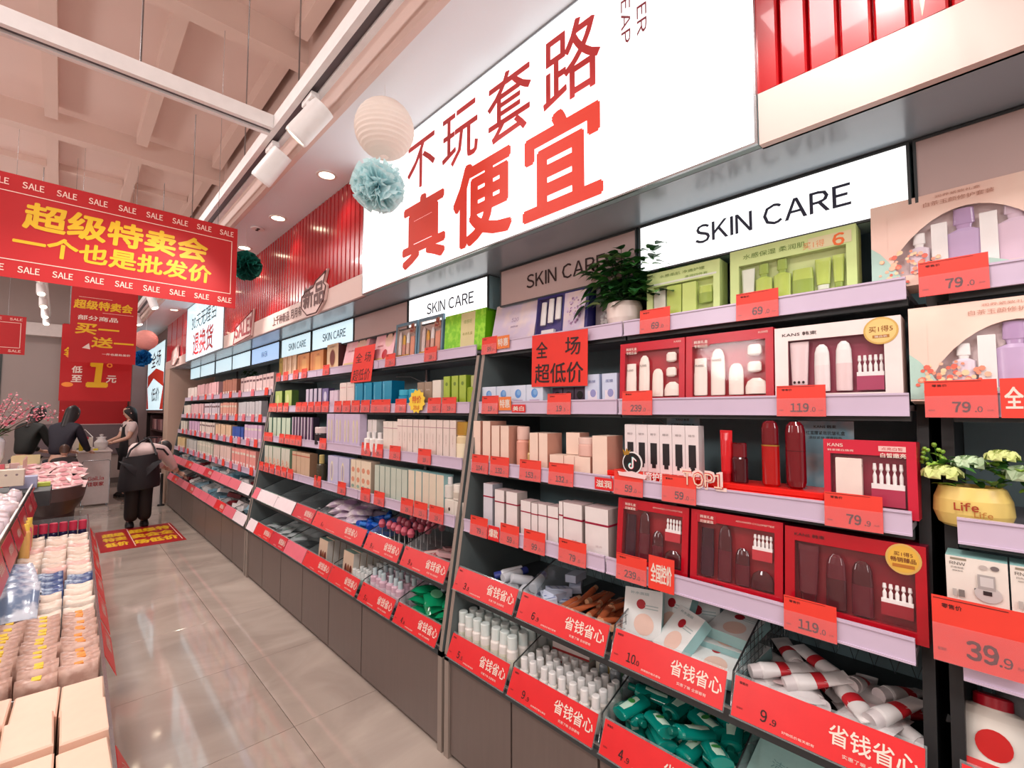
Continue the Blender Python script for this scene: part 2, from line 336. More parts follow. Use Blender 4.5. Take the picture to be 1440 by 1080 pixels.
# ---- row of shelf-top name boxes
SK = [(-.68, .13, 0, 1), (.137, .905, 1, 1), (.915, 1.665, 0, 1), (1.755, 2.5, 1, 1), (2.51, 3.24, 0, 0), (3.25, 4.03, 1, 1), (4.06, 4.8, 1, 1), (4.86, 5.78, 2, 2), (5.82, 6.6, 1, 3), (6.62, 7.47, 1, 3), (7.52, 8.43, 1, 3), (8.45, 9.2, 1, 3)]
UNLIT = mat('unlit_panel', (196, 172, 168), .4, var=.02)
desc = ['unlit pinkish name board reading skin care above the floral gift boxes', 'lit name board reading skin care above the pale green gift sets', 'unlit name board reading skin care behind the potted pothos', 'lit name board reading skin care above the bright green carton', 'unlit blank name board behind the pink poster cartons', 'lit name board reading skin care above the oval-window carton', 'lit name board reading skin care above the orange cartons', 'pale blue lit name board above the small trailing plant']
for i, (a, b, k, w) in enumerate(SK):
    lab = desc[i] if i < 8 else 'lit blank-looking name board, %s from the beige pier' % ORD[11 - i]
    t = sign('name_board', a, b, 1.998, 2.176, (UNLIT, LIT if i < 4 else LITB, LITBL)[k], 1.52, .1, lab, DARK)
    if w == 1: l = MB(); l.text('SKIN CARE', .045 if k else .02, .088, .062, INK if k == 0 else C(30, 34, 60, .5), -.003, w=.43, bold=.016); l.build('lettering', t)
    if w == 2: l = MB(); l.text('MASK', 0, .088, .06, C(40, 70, 130, .5), -.003, w=.2); l.build('lettering', t)

# ---- recessed downlights
for i, y in enumerate([-1.6, -.7, .12, 2.83, 3.73, 4.63, 5.53, 6.43, 7.33, 8.23]):
    t = tag(empty('downlight', (1.13, y, 2.949)), 'round recessed downlight in the white soffit, %s' % ('%s from the near end' % ORD[i] if y < 1 else '%s beyond the paper lantern' % ORD[int(round((y - 2.83) / .9))]), 'downlight', 'recessed downlights')
    MB().loft([(0, .062, .062), (-.004, .06, .06), (-.004, .046, .046), (-.0005, .045, .045)], C(240, 232, 226, .3), 24, cap=False).build('trim_ring', t)
    MB().loft([(-.0008, .045, .045), (-.0002, .045, .045)], LENS, 24).build('lens', t)
    lamp('SPOT', (1.13, y, 2.93), 7 if y > 1 else 3.5, (1, .86, .74), .04, (1.2, y, 0), spot=115)
# ceiling speaker disc / detector
t = tag(empty('ceiling_speaker', (1.08, 4.06, 2.949)), 'small round ceiling speaker in the soffit beside the downlights', 'speaker')
MB().loft([(0, .05, .05), (-.006, .048, .048), (-.007, .03, .03)], WHITE, 20).build('grille_plate', t)
for dy in (-.018, .018): MB().loft([(-.0075, .012, .012), (-.012, .012, .012)], BLACK, 10, Matrix.Translation((0, dy, 0))).build('driver', t)

# ---- suspended lighting track with spots
tr = tag(empty('lighting_track', (.79, 0, 2.97)), 'long white suspended lighting track beside the soffit edge', 'lighting track')
e = MB(); e.box(-.045, .045, -2, 11, .022, .07, WHITE); e.box(-.045, -.018, -2, 11, 0, .022, WHITE); e.box(.018, .045, -2, 11, 0, .022, WHITE); e.build('rail', tr)
B('slot', -.018, .018, -2, 11, .012, .022, C(90, 80, 84, .4), tr)
for y in (-1.4, .9, 2.35, 3.3, 5.0, 6.8, 8.6): MB().tube([(0, y, .07), (0, y, 1.23)], .004, STEEL, 5).build('suspension_rod', tr); B('rod_clip', -.02, .02, y - .02, y + .02, .07, .1, WHITE, tr)
tr = tag(empty('lighting_track', (0, 2.62, 2.97)), 'crosswise white lighting track joining the long one at a T', 'lighting track')
e = MB(); e.box(-3.4, .744, -.045, .045, .022, .07, WHITE); e.box(-3.4, .744, -.045, -.018, 0, .022, WHITE); e.box(-3.4, .744, .018, .045, 0, .022, WHITE); e.build('rail', tr)
B('slot', -3.4, .744, -.018, .018, .012, .022, C(90, 80, 84, .4), tr)
for x in (-2.8, -1.2, .2): MB().tube([(x, 0, .07), (x, 0, 1.23)], .004, STEEL, 5).build('suspension_rod', tr)
tr = tag(empty('lighting_track', (-.23, 9.3, 3.1)), 'far lighting track with a cluster of lit spots before the back wall', 'lighting track')
e = MB(); e.box(-.05, .05, -2.6, 1.9, 0, .06, WHITE); e.build('rail', tr)
for y in (-2.2, 1.2): MB().tube([(0, y, .055), (0, y, 1.1)], .004, STEEL, 5).build('suspension_rod', tr)
def spot(x, y, z, aim, label, power, s=1):
    t = tag(empty('track_spotlight', (x, y, z)), label, 'spotlight')
    d = (Vector(aim) - Vector((x, y, z - .1 * s))).normalized(); q = d.to_track_quat('-Z', 'Y').to_matrix().to_4x4()
    MB().box(-.018, .018, -.06, .06, -.03, 0, WHITE, bev=.004).build('adapter', t)
    MB().loft([(-.055, .013, .013), (-.03, .02, .02)], WHITE, 12).build('swivel', t)
    c = Vector((0, 0, -.1 * s)); M = Matrix.Translation(c) @ q
    MB().loft([(.075 * s, .03 * s, .03 * s), (.08 * s, .045 * s, .045 * s), (-.075 * s, .046 * s, .046 * s), (-.085 * s, .043 * s, .043 * s), (-.083 * s, .036 * s, .036 * s)], WHITE, 20, M, cap=False).add([M @ Vector((.03 * s * math.cos(i * .524), .03 * s * math.sin(i * .524), .075 * s)) for i in range(12)], [tuple(range(12))], WHITE).build('housing', t)
    MB().loft([(-.08 * s, .036 * s, .036 * s), (-.078 * s, .036 * s, .036 * s)], LENS, 16, M).build('lens', t)
    if power: lamp('SPOT', Vector((x, y, z)) + c + d * (.1 * s), power, (1, .93, .88), .04, aim, spot=80)
spot(.79, 2.19, 2.965, (.0, 2.9, 1.6), 'white cylinder track spotlight with lit lens, nearer of the adjacent two', 40, 1.2)
spot(.79, 2.74, 2.965, (.1, 3.5, 1.6), 'white cylinder track spotlight just past the T joint', 40, 1.2)
for i, y in enumerate((4.4, 5.6, 7.4, 9.0)): spot(.79, y, 2.965, (1.4, y - .6, 1.0), 'white spotlight on the long track, %s beyond the T joint' % ORD[i + 1], 55)
for i, y in enumerate((.2, -1.0)): spot(.79, y, 2.965, (1.45, y + .2, 1.0), 'unseen spotlight added to the long track near the camera, %s one' % ORD[i], 28)  # out-of-view spots added to even out the light on the shelves
for i, (x, y) in enumerate(((-.23, 7.3), (-.23, 8.2), (-.23, 9.2), (-.23, 10.2), (-.23, 11.0))): spot(x, y, 3.1, (-.1, y - 1.5, .8), 'lit spot in the far cluster, %s from the camera' % ORD[i], 14)
for i, (x, y) in enumerate(((-2.4, 2.0), (-1.0, 2.62), (-.35, 2.62))): spot(x, 2.62, 2.965, (x + .3, 1.0, .5), 'unseen spotlight added to the crosswise track, %s from the left' % ORD[i], 26)  # these spots hang outside the view, added for even illumination

# ---- paper lanterns and tissue pompons hanging from the soffit
def lantern(x, y, z, r, m, label):
    t = tag(empty('paper_lantern', (x, y, z - r)), label, 'lantern'); n = 36; secs = []
    for i in range(n + 1):
        a = -PI / 2 * .9 + PI * .9 * i / n; k = 1 + (.012 if i % 2 else -.012)
        secs.append((r + r * math.sin(a), r * math.cos(a) * k, r * math.cos(a) * k))
    MB().loft(secs, m, 36, cap=False).build('shade', t)
    MB().tube([(0, 0, 2 * r * .98), (0, 0, 2.95 - z + r)], .0012, WHITE, 4).build('cord', t)
    e = MB(); e.loft([(2 * r * .985, r * .17, r * .17), (2 * r * .995, r * .17, r * .17)], STEEL, 16, cap=False); e.tube([(-r * .17, 0, 2 * r * .985), (r * .17, 0, 2 * r * .985)], .0015, STEEL, 4); e.build('ring', t)
def pompon(x, y, z, r, m, mc, label, top=2.95):
    t = tag(empty('tissue_pompon', (x, y, z - r)), label, 'pompon'); rnd = random.Random(int(x * 100 + y * 31)); e = MB()
    for k in range(150):
        d = Vector((rnd.gauss(0, 1), rnd.gauss(0, 1), rnd.gauss(0, 1))).normalized(); u = d.orthogonal().normalized(); u.rotate(Matrix.Rotation(rnd.random() * 6, 3, d)); w = d.cross(u)
        R = r * rnd.uniform(.82, 1.02); P = []; n = 7; c = Vector((0, 0, r))
        for j, (rr, sp) in enumerate(((.12, .05), (.6, .26), (.88, .42), (1, .46))):
            for i in range(n):
                a = (i / (n - 1) - .5) * 2
                P.append(c + d * R * rr * math.cos(a * .35) + u * R * sp * a + w * R * (.04 * math.sin(i * 2.6 + k) * (j > 1) + (.1 * (rr - .3) * math.cos(a * 2))))
        e.add(P, [(q * n + i, q * n + i + 1, (q + 1) * n + i + 1, (q + 1) * n + i) for q in range(3) for i in range(n - 1)], m)
    o = e.build('petals', t); o['kind'] = 'stuff'
    MB().loft([(0, .1 * r, .1 * r), (r * .2, .2 * r, .2 * r), (.4 * r, .1 * r, .1 * r)], mc, 8, Matrix.Translation((0, 0, r * .8))).build('core', t)
    MB().tube([(0, 0, 2 * r), (0, 0, top - z + r)], .001, WHITE, 4).build('cord', t)
PAPER = mat('lantern_paper', (246, 236, 228), .7, var=.02, kind='paper')
lantern(.99, 1.85, 2.745, .128, PAPER, 'white ribbed paper lantern hanging before the large lit sign')
pompon(.97, 1.86, 2.485, .115, mat('mint_tissue', (224, 250, 252), .8, var=.03, kind='paper'), C(40, 160, 190, .6), 'pale aqua tissue pompon hanging just below the white paper lantern', 2.62)
pompon(1.0, 4.05, 2.63, .115, mat('green_tissue', (20, 110, 96), .8, kind='paper'), C(10, 60, 50, .6), 'dark green tissue pompon against the ribbed red cladding')
lantern(.84, 8.4, 2.5, .14, mat('pink_paper', (232, 150, 140), .7), 'pink paper lantern hanging near the far end of the soffit')
pompon(.81, 8.45, 2.24, .12, mat('blue_tissue', (20, 120, 190), .8, kind='paper'), C(10, 60, 120, .6), 'bright blue tissue pompon under the far pink lantern', 2.363)
# loose strand of a hanging plant at the top of the band
t = MB(); t.add([(0, 0, 0), (.006, 0, -.03), (.012, -.01, -.09), (.002, -.02, -.16), (-.004, -.01, -.09), (-.004, 0, -.03)], [(0, 1, 2, 3, 4, 5)], C(214, 206, 170, .6)); t.tube([(0, 0, 0), (-.02, 0, .2), (0, 0, .55)], .0015, C(190, 186, 150, .6), 4)
tag(t.build('plant_strand', None, (1.13, .075, 2.38), (0, 0, RW)), 'thin pale trailing leaf strand hanging before the pale band', 'plant')

# ---- hanging banners
BRED = mat('banner_red', (184, 0, 8), .55, var=.03, scale=3)
def banner(x0, x1, z0, z1, y, yaw, label, rows, border=True, sale=0, name='hanging_banner'):
    cx = (x0 + x1) / 2; t = tag(empty(name, (cx, y, z0), (0, 0, yaw)), label, 'banner'); w = (x1 - x0) / 2; h = z1 - z0
    MB().box(-w, w, 0, .004, 0, h, BRED).build('sheet', t); l = MB()
    if border:
        a, b, c, d = -w + .03, w - .03, h * .17, h * .83
        for r in ((a, b, c, c + .004), (a, b, d - .004, d), (a, a + .004, c, d), (b - .004, b, c, d)): l.rect(*r, -.001, PINKTXT)
    for i in range(sale):
        cxx = -w + (i + .5) * 2 * w / sale
        for cz in (h * .09, h * .915): l.text('SALE', cxx, cz, h * .062, PINKTXT, -.0012, w=w * 2 / sale * .62, bold=.03)
    for body, x, z, hh, ww, m, bd in rows: l.text(body, x, z, hh, m, -.0015, w=ww, bold=bd, shear=.06)
    l.build('lettering', t)
    for x in (-w * .82, w * .82): MB().tube([(x, .002, h), (x, .002, 4.2 - z0)], .0012, STEEL, 4).build('hanging_wire', t)
    return t
banner(-.46, .80, 2.165, 2.695, 3.43, .035, 'wide red hanging banner with yellow lettering above the aisle', [('超级特卖会', .06, .335, .135, .8, YEL, .05), ('一个也是批发价', .055, .19, .105, .86, YEL, .045)], True, 10)
banner(-1.5, -.25, 1.99, 2.33, 6.0, .0, 'smaller red hanging banner behind the wide one, beside the window', [], True, 10)
t = banner(.035, .54, 1.97, 2.75, 6.2, .0, 'red hanging poster about buy one get one free', [('超级特卖会', -.01, .57, .085, .44, YEL, .05), ('部分商品', -.05, .44, .045, .3, CREAM, .04), ('买一', -.05, .33, .1, .32, YEL, .05), ('送一', .07, .205, .1, .32, YEL, .05), ('一件也是批发价', .1, .09, .022, .22, CREAM, .03)], False)
l = MB(); l.rect(-.2, .05, .64, .643, -.001, PINKTXT); l.rect(-.02, .22, .5, .503, -.001, PINKTXT); l.add([(-.16, -.001, .14), (-.1, -.001, .13), (-.11, -.001, .19)], [(0, 1, 2)], CREAM); l.build('stripe', t)
t = banner(-.02, .56, 1.6, 2.4, 6.75, .0, 'red hanging poster about low prices from one yuan', [('超多商品', -.07, .44, .04, .3, CREAM, .04), ('低', -.16, .33, .07, .08, CREAM, .05), ('至', -.16, .235, .07, .08, CREAM, .05), ('1', .01, .29, .26, .15, YEL, .08), ('元', .12, .24, .075, .08, CREAM, .05), ('全', -.24, .52, .08, .05, YEL, .045)], False)
l = MB(); l.disc(-.2, .475, .055, .03, -.001, mat('flame_orange', (250, 150, 50), .5)); l.disc(-.23, .17, .045, .025, -.001, MC['flame_orange']); l.disc(.1, .39, .025, .025, -.001, MC['flame_orange']); l.disc(.1, .39, .012, .012, -.0012, BRED); l.build('printed_emblem', t)
t = tag(empty('poster_board', (.5, 12.83, 1.225)), 'large plain red board on the back wall behind the counter', 'poster')
MB().box(-.52, .52, 0, .02, 0, 2.0, BRED, bev=.003).build('board', t); e = MB(); e.box(-.53, .53, -.005, .02, -.02, 0, C(214, 170, 170, .4)); e.build('bottom_strip', t)
# ================================================================== SHELVING ON THE RIGHT
SIDE = mat('slate_side', (96, 106, 106), .5)
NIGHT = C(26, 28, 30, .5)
def xfz(z): return 1.26 + .155 * (z - .4)
ROWA = {1: (1.475, 1.77), 2: (1.435, 1.486), 3: (1.39, 1.218), 4: (1.35, .953)}
ROWB = {1: (1.455, 1.648), 2: (1.415, 1.385), 3: (1.375, 1.145), 4: (1.338, .885)}
def panel_mesh(y0, y1, m, zt, b=0):
    e = MB(); P = []
    for y in (y0, y1):
        P += [(1.262 + b * .4, y, .43), (xfz(zt) + b, y, zt), (1.86, y, zt), (1.86, y, .43)]
    e.add(P, [(0, 4, 5, 1)], m); return e.add(P, [(0, 1, 2, 3), (7, 6, 5, 4), (1, 5, 6, 2), (2, 6, 7, 3), (3, 7, 4, 0)], SIDE if m is TAUPEL else m)
def bay(label, y0, y1, rows, splits, doors, binsU, binsL, wires=(), pm=(None, None)):
    ym = (y0 + y1) / 2
    t = tag(empty('shelving_bay', (0, 0, 0)), label, 'shelving')
    zt = rows[1][1] + .0
    for a, pmm in zip((y0, y1 - .022), pm):
        panel_mesh(a, a + .022, pmm or TAUPEL, zt, .1 if pmm else 0).build('side_panel', t)
    B('back_panel', 1.86, 1.89, y0 + .023, y1 - .023, .4, 2.17, SLATE, t)
    us = [y0 + .022] + list(splits) + [y1 - .022]
    for r in (1, 2, 3, 4):
        x, z = rows[r]
        for a, b in zip(us, us[1:]):
            a += .004; b -= .004
            o = MB().box(x + .004, 1.85, a, b, z + .012, z + .026, C(150, 142, 150, .35) if r > 0 else DARK).build('shelf', t)
            e = MB(); e.box(x - .004, x + .003, a, b, z, z + .055, LIP); e.box(x - .007, x - .004, a, b, z, z + .005, LIP); e.box(x - .007, x - .004, a, b, z + .05, z + .055, LIP)
            e.build('price_rail', o)
            MB().box(x + .02, x + .04, a, b, z - .012, z + .011, DARK).build('front_stiffener', o)
    for a in us[1:-1]:
        B('upright', 1.835, 1.858, a - .013, a + .013, .42, 2.16, STEEL, t)
        for r in (2, 3, 4): MB().tube([(1.83, a, rows[r][1] + .2), (1.7, a - .02, rows[r][1] + .24), (1.6, a, rows[r][1] + .235)], .0025, WHITE, 5).build('cable', t)
    # base cabinet with doors
    B('carcass', 1.29, 1.86, y0 + .002, y1 - .002, .02, .405, C(34, 28, 26, .6), t)
    B('plinth', 1.3, 1.86, y0, y1, 0, .019, DARK, t)
    for a in (y0, y1 - .03): B('end_post', 1.262, 1.289, a, a + .03, 0, .43, TAUPEL, t)
    for a, b in zip(doors, doors[1:]):
        if abs(b - a) < .05: continue
        MB().box(1.272, 1.2895, min(a, b) + .005, max(a, b) - .005, .02, .4, TAUPE, bev=.002).build('door', t)
    B('worktop', 1.262, 1.86, y0, y1, .406, .43, DARK, t)
    # the two tiers of sloping bins
    for tier, ys in ((0, binsU), (1, binsL)):
        zf = .70 if tier == 0 else .43; xf = 1.305 if tier == 0 else 1.266
        e = MB(); e.box(xf, 1.85, y0 + .023, y1 - .023, zf, zf + .012, DARK); e.box(xf, xf + .006, y0 + .023, y1 - .023, zf + .012, zf + .02, STEEL)
        if tier == 0: e.box(xf + .01, xf + .03, y0 + .023, y1 - .023, zf - .03, zf, DARK)
        e.build('bin_tray', t)
        h = .2 if tier == 0 else .21
        for k, y in enumerate(ys):
            P = [(xf + .005, y, zf + .013), (1.84, y, zf + .013), (1.84, y, zf + h + .03), (1.6, y, zf + h), (xf + .03, y, zf + .1)]
            n = 5; Q = [(a, b + .003, c) for a, b, c in P]
            o = MB().add(P + Q, [tuple(range(n)), tuple(range(n, 2 * n))[::-1]] + [(i, n + i, n + (i + 1) % n, (i + 1) % n) for i in range(n)], CLEAR).build('bin_divider', t)
            w = MB(); w.tube([P[4], P[3], P[2]], .0028, STEEL, 5); w.tube([P[0], P[4]], .0028, STEEL, 5)
            if (tier, k) in wires:
                for i in range(1, 16):
                    x = xf + .03 + i * .03; zt_ = zf + .1 + (x - xf - .03) / (1.6 - xf - .03) * (h - .1) if x < 1.6 else zf + h
                    w.tube([(x, y - .002, zf + .013), (x, y - .002, zt_)], .0011, STEEL, 4)
                for i in range(1, 9):
                    z = zf + .013 + i * .02; x0 = xf + .03 + max(0, (z - zf - .1)) / (h - .1) * (1.6 - xf - .03)
                    w.tube([(x0, y - .002, z), (1.75, y - .002, z)], .0011, STEEL, 4)
            w.build('wire_edge', o)
        e = MB()   # wire mesh back of the bins
        xb = 1.835; n = int((y1 - y0) / .05)
        for i in range(n):
            a = y0 + .03 + i * .05
            e.tube([(xb, a, zf + .013), (xb, a + .05, zf + .18)], .001, STEEL, 3); e.tube([(xb, a + .05, zf + .013), (xb, a, zf + .18)], .001, STEEL, 3)
        o = e.build('mesh_back', t); o['kind'] = 'stuff'
    return t
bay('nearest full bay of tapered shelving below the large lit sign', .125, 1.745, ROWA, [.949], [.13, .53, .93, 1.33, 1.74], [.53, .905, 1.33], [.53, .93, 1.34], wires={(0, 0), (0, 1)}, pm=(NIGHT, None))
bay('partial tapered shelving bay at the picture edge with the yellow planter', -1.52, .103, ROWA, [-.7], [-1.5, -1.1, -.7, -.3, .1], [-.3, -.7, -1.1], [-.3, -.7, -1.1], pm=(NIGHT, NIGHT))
bay('long middle bay of tapered shelving under the ribbed red cladding', 1.765, 4.8, ROWA, [2.78, 3.79], [1.77, 2.55, 3.0, 3.45, 3.9, 4.35, 4.79], [2.19, 2.59, 3.36, 3.74, 4.16, 4.62], [2.19, 2.58, 2.98, 3.41, 3.79, 4.13, 4.55])
bay('farthest long bay of tapered shelving next to the beige pier', 4.83, 9.2, ROWB, [6.28, 7.74], [4.83, 5.3, 5.75, 6.5, 7.25, 8.0, 9.19], [5.35, 5.9, 6.45, 7.0, 7.55, 8.1, 8.65], [5.35, 5.9, 6.45, 7.0, 7.55, 8.1, 8.65])

# ---- price cards
_pc = {}
SALEWORDS = '省钱省心'
def price_card(y, z, x, price, label, w=.115, h=.083, small=False, m=CARD, group=None, body=None, tilt=.06):
    key = (price, w, h, small, m.name, body)
    if key not in _pc:
        t = empty('price_card'); e = MB(); e.box(-w / 2, w / 2, 0, .0012, 0, h, m); e.build('card', t)
        l = MB()
        if not small:
            l.text('零售价', -w * .28, h * .86, h * .07, INK, -.0006, w=w * .22, bold=.02)
            l.rect(-w * .48, w * .3, h * .955, h * .965, -.0006, INK)
        if price:
            a, _, b = price.partition('.')
            l.text(a, w * (.02 if len(a) < 3 else -.02), h * .28, h * .27, INK, -.0006, w=h * .17 * len(a), bold=.06)
            if b: l.text('.' + b, w * .25, h * .22, h * .15, INK, -.0006, w=h * .14, bold=.03)
            l.text('元/件', w * .4, h * .19, h * .05, INK, -.0006, w=w * .09)
            l.text('促销价', -w * .4, h * .19, h * .05, INK, -.0006, w=w * .1)
        if body: l.text(body, 0, h * .5, h * .55, CREAM, -.0006, w=w * .8, bold=.03)
        l.build('printed_price', t)
        if not small: MB().box(-w / 2, w / 2, -.0035, -.002, 0, h * .58, SLEEVE).build('clear_sleeve', t)
        _pc[key] = t; o = t; o.location = (x, y, z); o.rotation_euler = (-tilt, 0, RW)
    else: o = clone(_pc[key], (x, y, z), (-tilt, 0, RW))
    tag(o, label, 'price card', group)
    return o
def cards(row, items, rows=ROWA, where=''):
    x, z = rows[row]
    for it in items:
        y0, y1, price, lab = it[:4]; y = (y0 + y1) / 2
        price_card(y, z - .002, x - .013, price, lab, w=abs(y0 - y1) * .96)
cards(1, [(.877, .759, '69.0', 'red card priced 69.0 under the smaller pale green gift set'), (.549, .428, '69.0', 'red card priced 69.0 under the larger pale green gift set'), (1.741, 1.628, '99.0', 'pinkish red card priced 99.0 under the lilac carton'), (.129, .006, '79.0', 'red card priced 79.0 below the upper floral gift box')])
cards(2, [(.928, .807, '239.0', 'red card priced 239.0 below the white bottle gift sets'), (.433, .313, '119.0', 'red card priced 119.0 below the white framed gift set'), (1.281, 1.155, '19.5', 'red card priced 19.5 under the paper price sign'), (1.692, 1.573, '19.9', 'red card priced 19.9 below the blue shell cartons'), (.125, .004, '79.0', 'red card priced 79.0 below the lower floral gift box')])
cards(3, [(1.709, 1.589, '104.0', 'red card priced 104 below the first peach cartons'), (1.58, 1.456, '132.0', 'red card priced 132 below the peach jar bottle'), (1.396, 1.272, '153.0', 'red card priced 153 below the gold bottle'), (1.235, 1.108, '132.0', 'red card priced 132 in front of the stacked peach cartons'), (.935, .82, '59.0', 'red card priced 59.0 below the round music-note sign'), (.757, .642, '59.0', 'red card priced 59.0 below the raised top one lettering'), (.319, .199, '79.9', 'red card priced 79.9 in front of the red fifty gift box')])
cards(4, [(1.668, 1.547, '79.0', 'red card priced 79 at the silver-topped carton'), (1.47, 1.356, '59.0', 'red card priced 59 below the pink-topped cartons'), (1.332, 1.215, '99.0', 'red card priced 99.0 below four red-banded cartons'), (1.152, 1.022, '79.0', 'red card priced 79.0 below the widest red-banded cartons'), (.903, .788, '239.0', 'red card priced 239.0 below the smallest crimson gift set'), (.406, .289, '119.0', 'red card priced 119.0 below the crimson set with gold sticker')])
price_card(.741, .951, 1.337, '', 'plain red promotion card beside the 239.0 card', w=.085, h=.1, body='全国控价', small=True)
price_card(.05, .985, 1.33, '39.9', 'large red card priced 39.9 below the eye shadow cartons', w=.14, h=.13)
price_card(-.03, 1.484, 1.421, '', 'red promotion card touching the lower 79.0 card', w=.065, h=.083, body='全国', small=True)
price_card(1.51, .951, 1.338, '', 'small red promotion card on the pink-topped cartons rail', w=.07, h=.06, body='爆款', small=True, m=CARDB)
ORG = C(240, 130, 60, .5)
def sticker(y, z, x, w, h, body, m, tm, label):
    e = MB(); e.box(-w / 2, w / 2, 0, .001, 0, h, m)
    t = e.build('shelf_sticker', None, (x, y, z), (0, 0, RW)); tag(t, label, 'sticker')
    l = MB(); l.text(body, 0, h / 2, h * .6, tm, -.0008, w=w * .8, bold=.04); l.build('lettering', t)
sticker(1.447, 1.491, 1.426, .083, .034, '美白', CARDB, CREAM, 'small red sticker reading whitening on the second rail')
sticker(.976, 1.222, 1.381, .078, .042, '滋润', CARDB, CREAM, 'small red sticker reading moisturising on the third rail')
sticker(1.531, 1.5, 1.424, .08, .06, '特惠', ORG, CREAM, 'orange sticker beside the 19.9 card')
sticker(1.585, 1.785, 1.463, .085, .06, '特惠', ORG, CREAM, 'orange sticker in front of the lilac carton')
# paper price sign taped over the first and second shelves
t = tag(empty('paper_sign', (1.452, 1.245, 1.597), (0, .02, RW)), 'square red paper sign with large brush lettering taped to the top rail', 'sign')
MB().box(-.148, .148, 0, .0012, 0, .22, mat('paper_red', (236, 52, 38), .6)).build('paper', t)
l = MB(); l.text('全', -.09, .155, .068, INK, -.001, w=.064, bold=.02); l.text('场', .075, .16, .07, INK, -.001, w=.075, bold=.02); l.text('超低价', 0, .055, .08, INK, -.001, w=.255, bold=.02); l.build('lettering', t)

# ---- bin cards
_bc = {}
def bin_card(y0, y1, tier, price, label, m=CARDB, words=True):
    w = round(abs(y0 - y1) - .012, 2); h = .094; y = (y0 + y1) / 2
    x, z = ((1.285, .712) if tier == 0 else (1.248, .438))
    key = (w, price, m.name, words)
    if key not in _bc:
        t = empty('bin_price_card'); MB().box(-w / 2, w / 2, 0, .002, 0, h, m).build('card', t); l = MB()
        l.text('零售价', -w * .44, h * .86, .0065, INK, -.0012, w=.022, bold=.02)
        if price:
            a, _, b = price.partition('.')
            l.text(a, -w * .3, h * .3, .026, INK, -.0012, w=.015 * len(a), bold=.03); l.text('.' + b, -w * .3 + .022, h * .24, .014, INK, -.0012, w=.014, bold=.03)
            l.text('促销价', -w * .45, h * .25, .005, INK, -.0012, w=.016)
        if words:
            l.text(SALEWORDS, w * .27, h * .56, .04, CREAM, -.0012, w=min(.165, w * .42), bold=.02)
            l.text('实惠了嘛 全部都有', w * .25, h * .18, .008, CREAM, -.0012, w=min(.09, w * .24)); l.text('好物低价每天都有', -w * .1, h * .12, .006, CREAM, -.0012, w=w * .18)
        l.build('printed_price', t)
        e = MB(); e.box(-w / 2 - .003, w / 2 + .003, -.004, .003, -.004, -.0003, CLEAR); e.box(-w / 2 - .003, w / 2 + .003, .0022, .0035, 0, h + .006, CLEAR); e.build('clear_holder', t)
        _bc[key] = t; o = t; o.location = (x, y, z); o.rotation_euler = (-.42, 0, RW)
    else: o = clone(_bc[key], (x, y, z), (-.42, 0, RW))
    tag(o, label, 'price card'); return o
for y0, y1, tr_, p, lab in [(1.73, 1.335, 0, '3.5', 'red bin card over the bin of blue and white tubes'), (1.325, .91, 0, '6.9', 'red bin card priced 6.9 over the amber tubes'), (.9, .535, 0, '10.0', 'red bin card priced 10.0 over the mask boxes'), (.525, .135, 0, '9.9', 'red bin card priced 9.9 over the white tubes with red labels'),
    (1.72, 1.345, 1, '5.5', 'red bin card on the bin of white capped bottles'), (1.335, .935, 1, '9.9', 'red bin card priced 9.9 on the bin of small white bottles'), (.92, .535, 1, '4.9', 'red bin card priced 4.9 on the bin of teal bottles'), (.52, .135, 1, '6.9', 'red bin card on the bin of pale aqua pouches'), (.09, -.29, 0, '12.9', 'red bin card under the 39.9 card at the picture edge'),
    (2.18, 1.79, 0, '9.9', 'red bin card on the middle bay bin of pink packs'), (2.58, 2.2, 0, '9.9', 'red bin card on the middle bay bin of pink topped sticks'), (3.35, 2.6, 0, '6.9', 'double width red bin card below purple packs and blue tubes'),
    (2.18, 1.8, 1, '4.9', 'red bin card on the middle bay bin of green packs'), (2.57, 2.2, 1, '5.9', 'red bin card on the middle bay bin of pink bottles')]:
    bin_card(y0, y1, tr_, p, lab)
PKC = C(232, 110, 126, .4); GLAREC = C(244, 226, 230, .4); DRC = C(206, 36, 52, .4)  # the near-white card has glare on red put into its colour
def small_cards(ys, tier, cols, where):
    for i, (a, b) in enumerate(zip(ys, ys[1:])):
        bin_card(a, b, tier, '', '%s bin card %s, %s from the near end' % ({'P': 'pink', 'W': 'glare-painted white', 'R': 'deep red', 'C': 'red'}[cols[i % len(cols)]], where, ORD[i]), {'P': PKC, 'W': GLAREC, 'R': DRC, 'C': CARDB}[cols[i % len(cols)]], words=(cols[i % len(cols)] == 'C' or cols[i % len(cols)] == 'R'))
small_cards([3.74, 3.36], 0, 'R', 'on the middle bay upper tier'); small_cards([4.77, 4.62, 4.16, 3.75][::-1], 0, 'WWP', 'on the middle bay far upper bins')
small_cards([4.78, 4.55, 4.13, 3.79, 3.41, 2.98, 2.6][::-1], 1, 'CCPRCW', 'on the middle bay far lower bins')
small_cards([4.86 + .39 * i for i in range(12)], 0, 'WPPPRPPCPPP', 'on the farthest bay upper tier')
small_cards([4.86 + .39 * i for i in range(12)], 1, 'WPCPPPRPPCP', 'on the farthest bay lower tier')
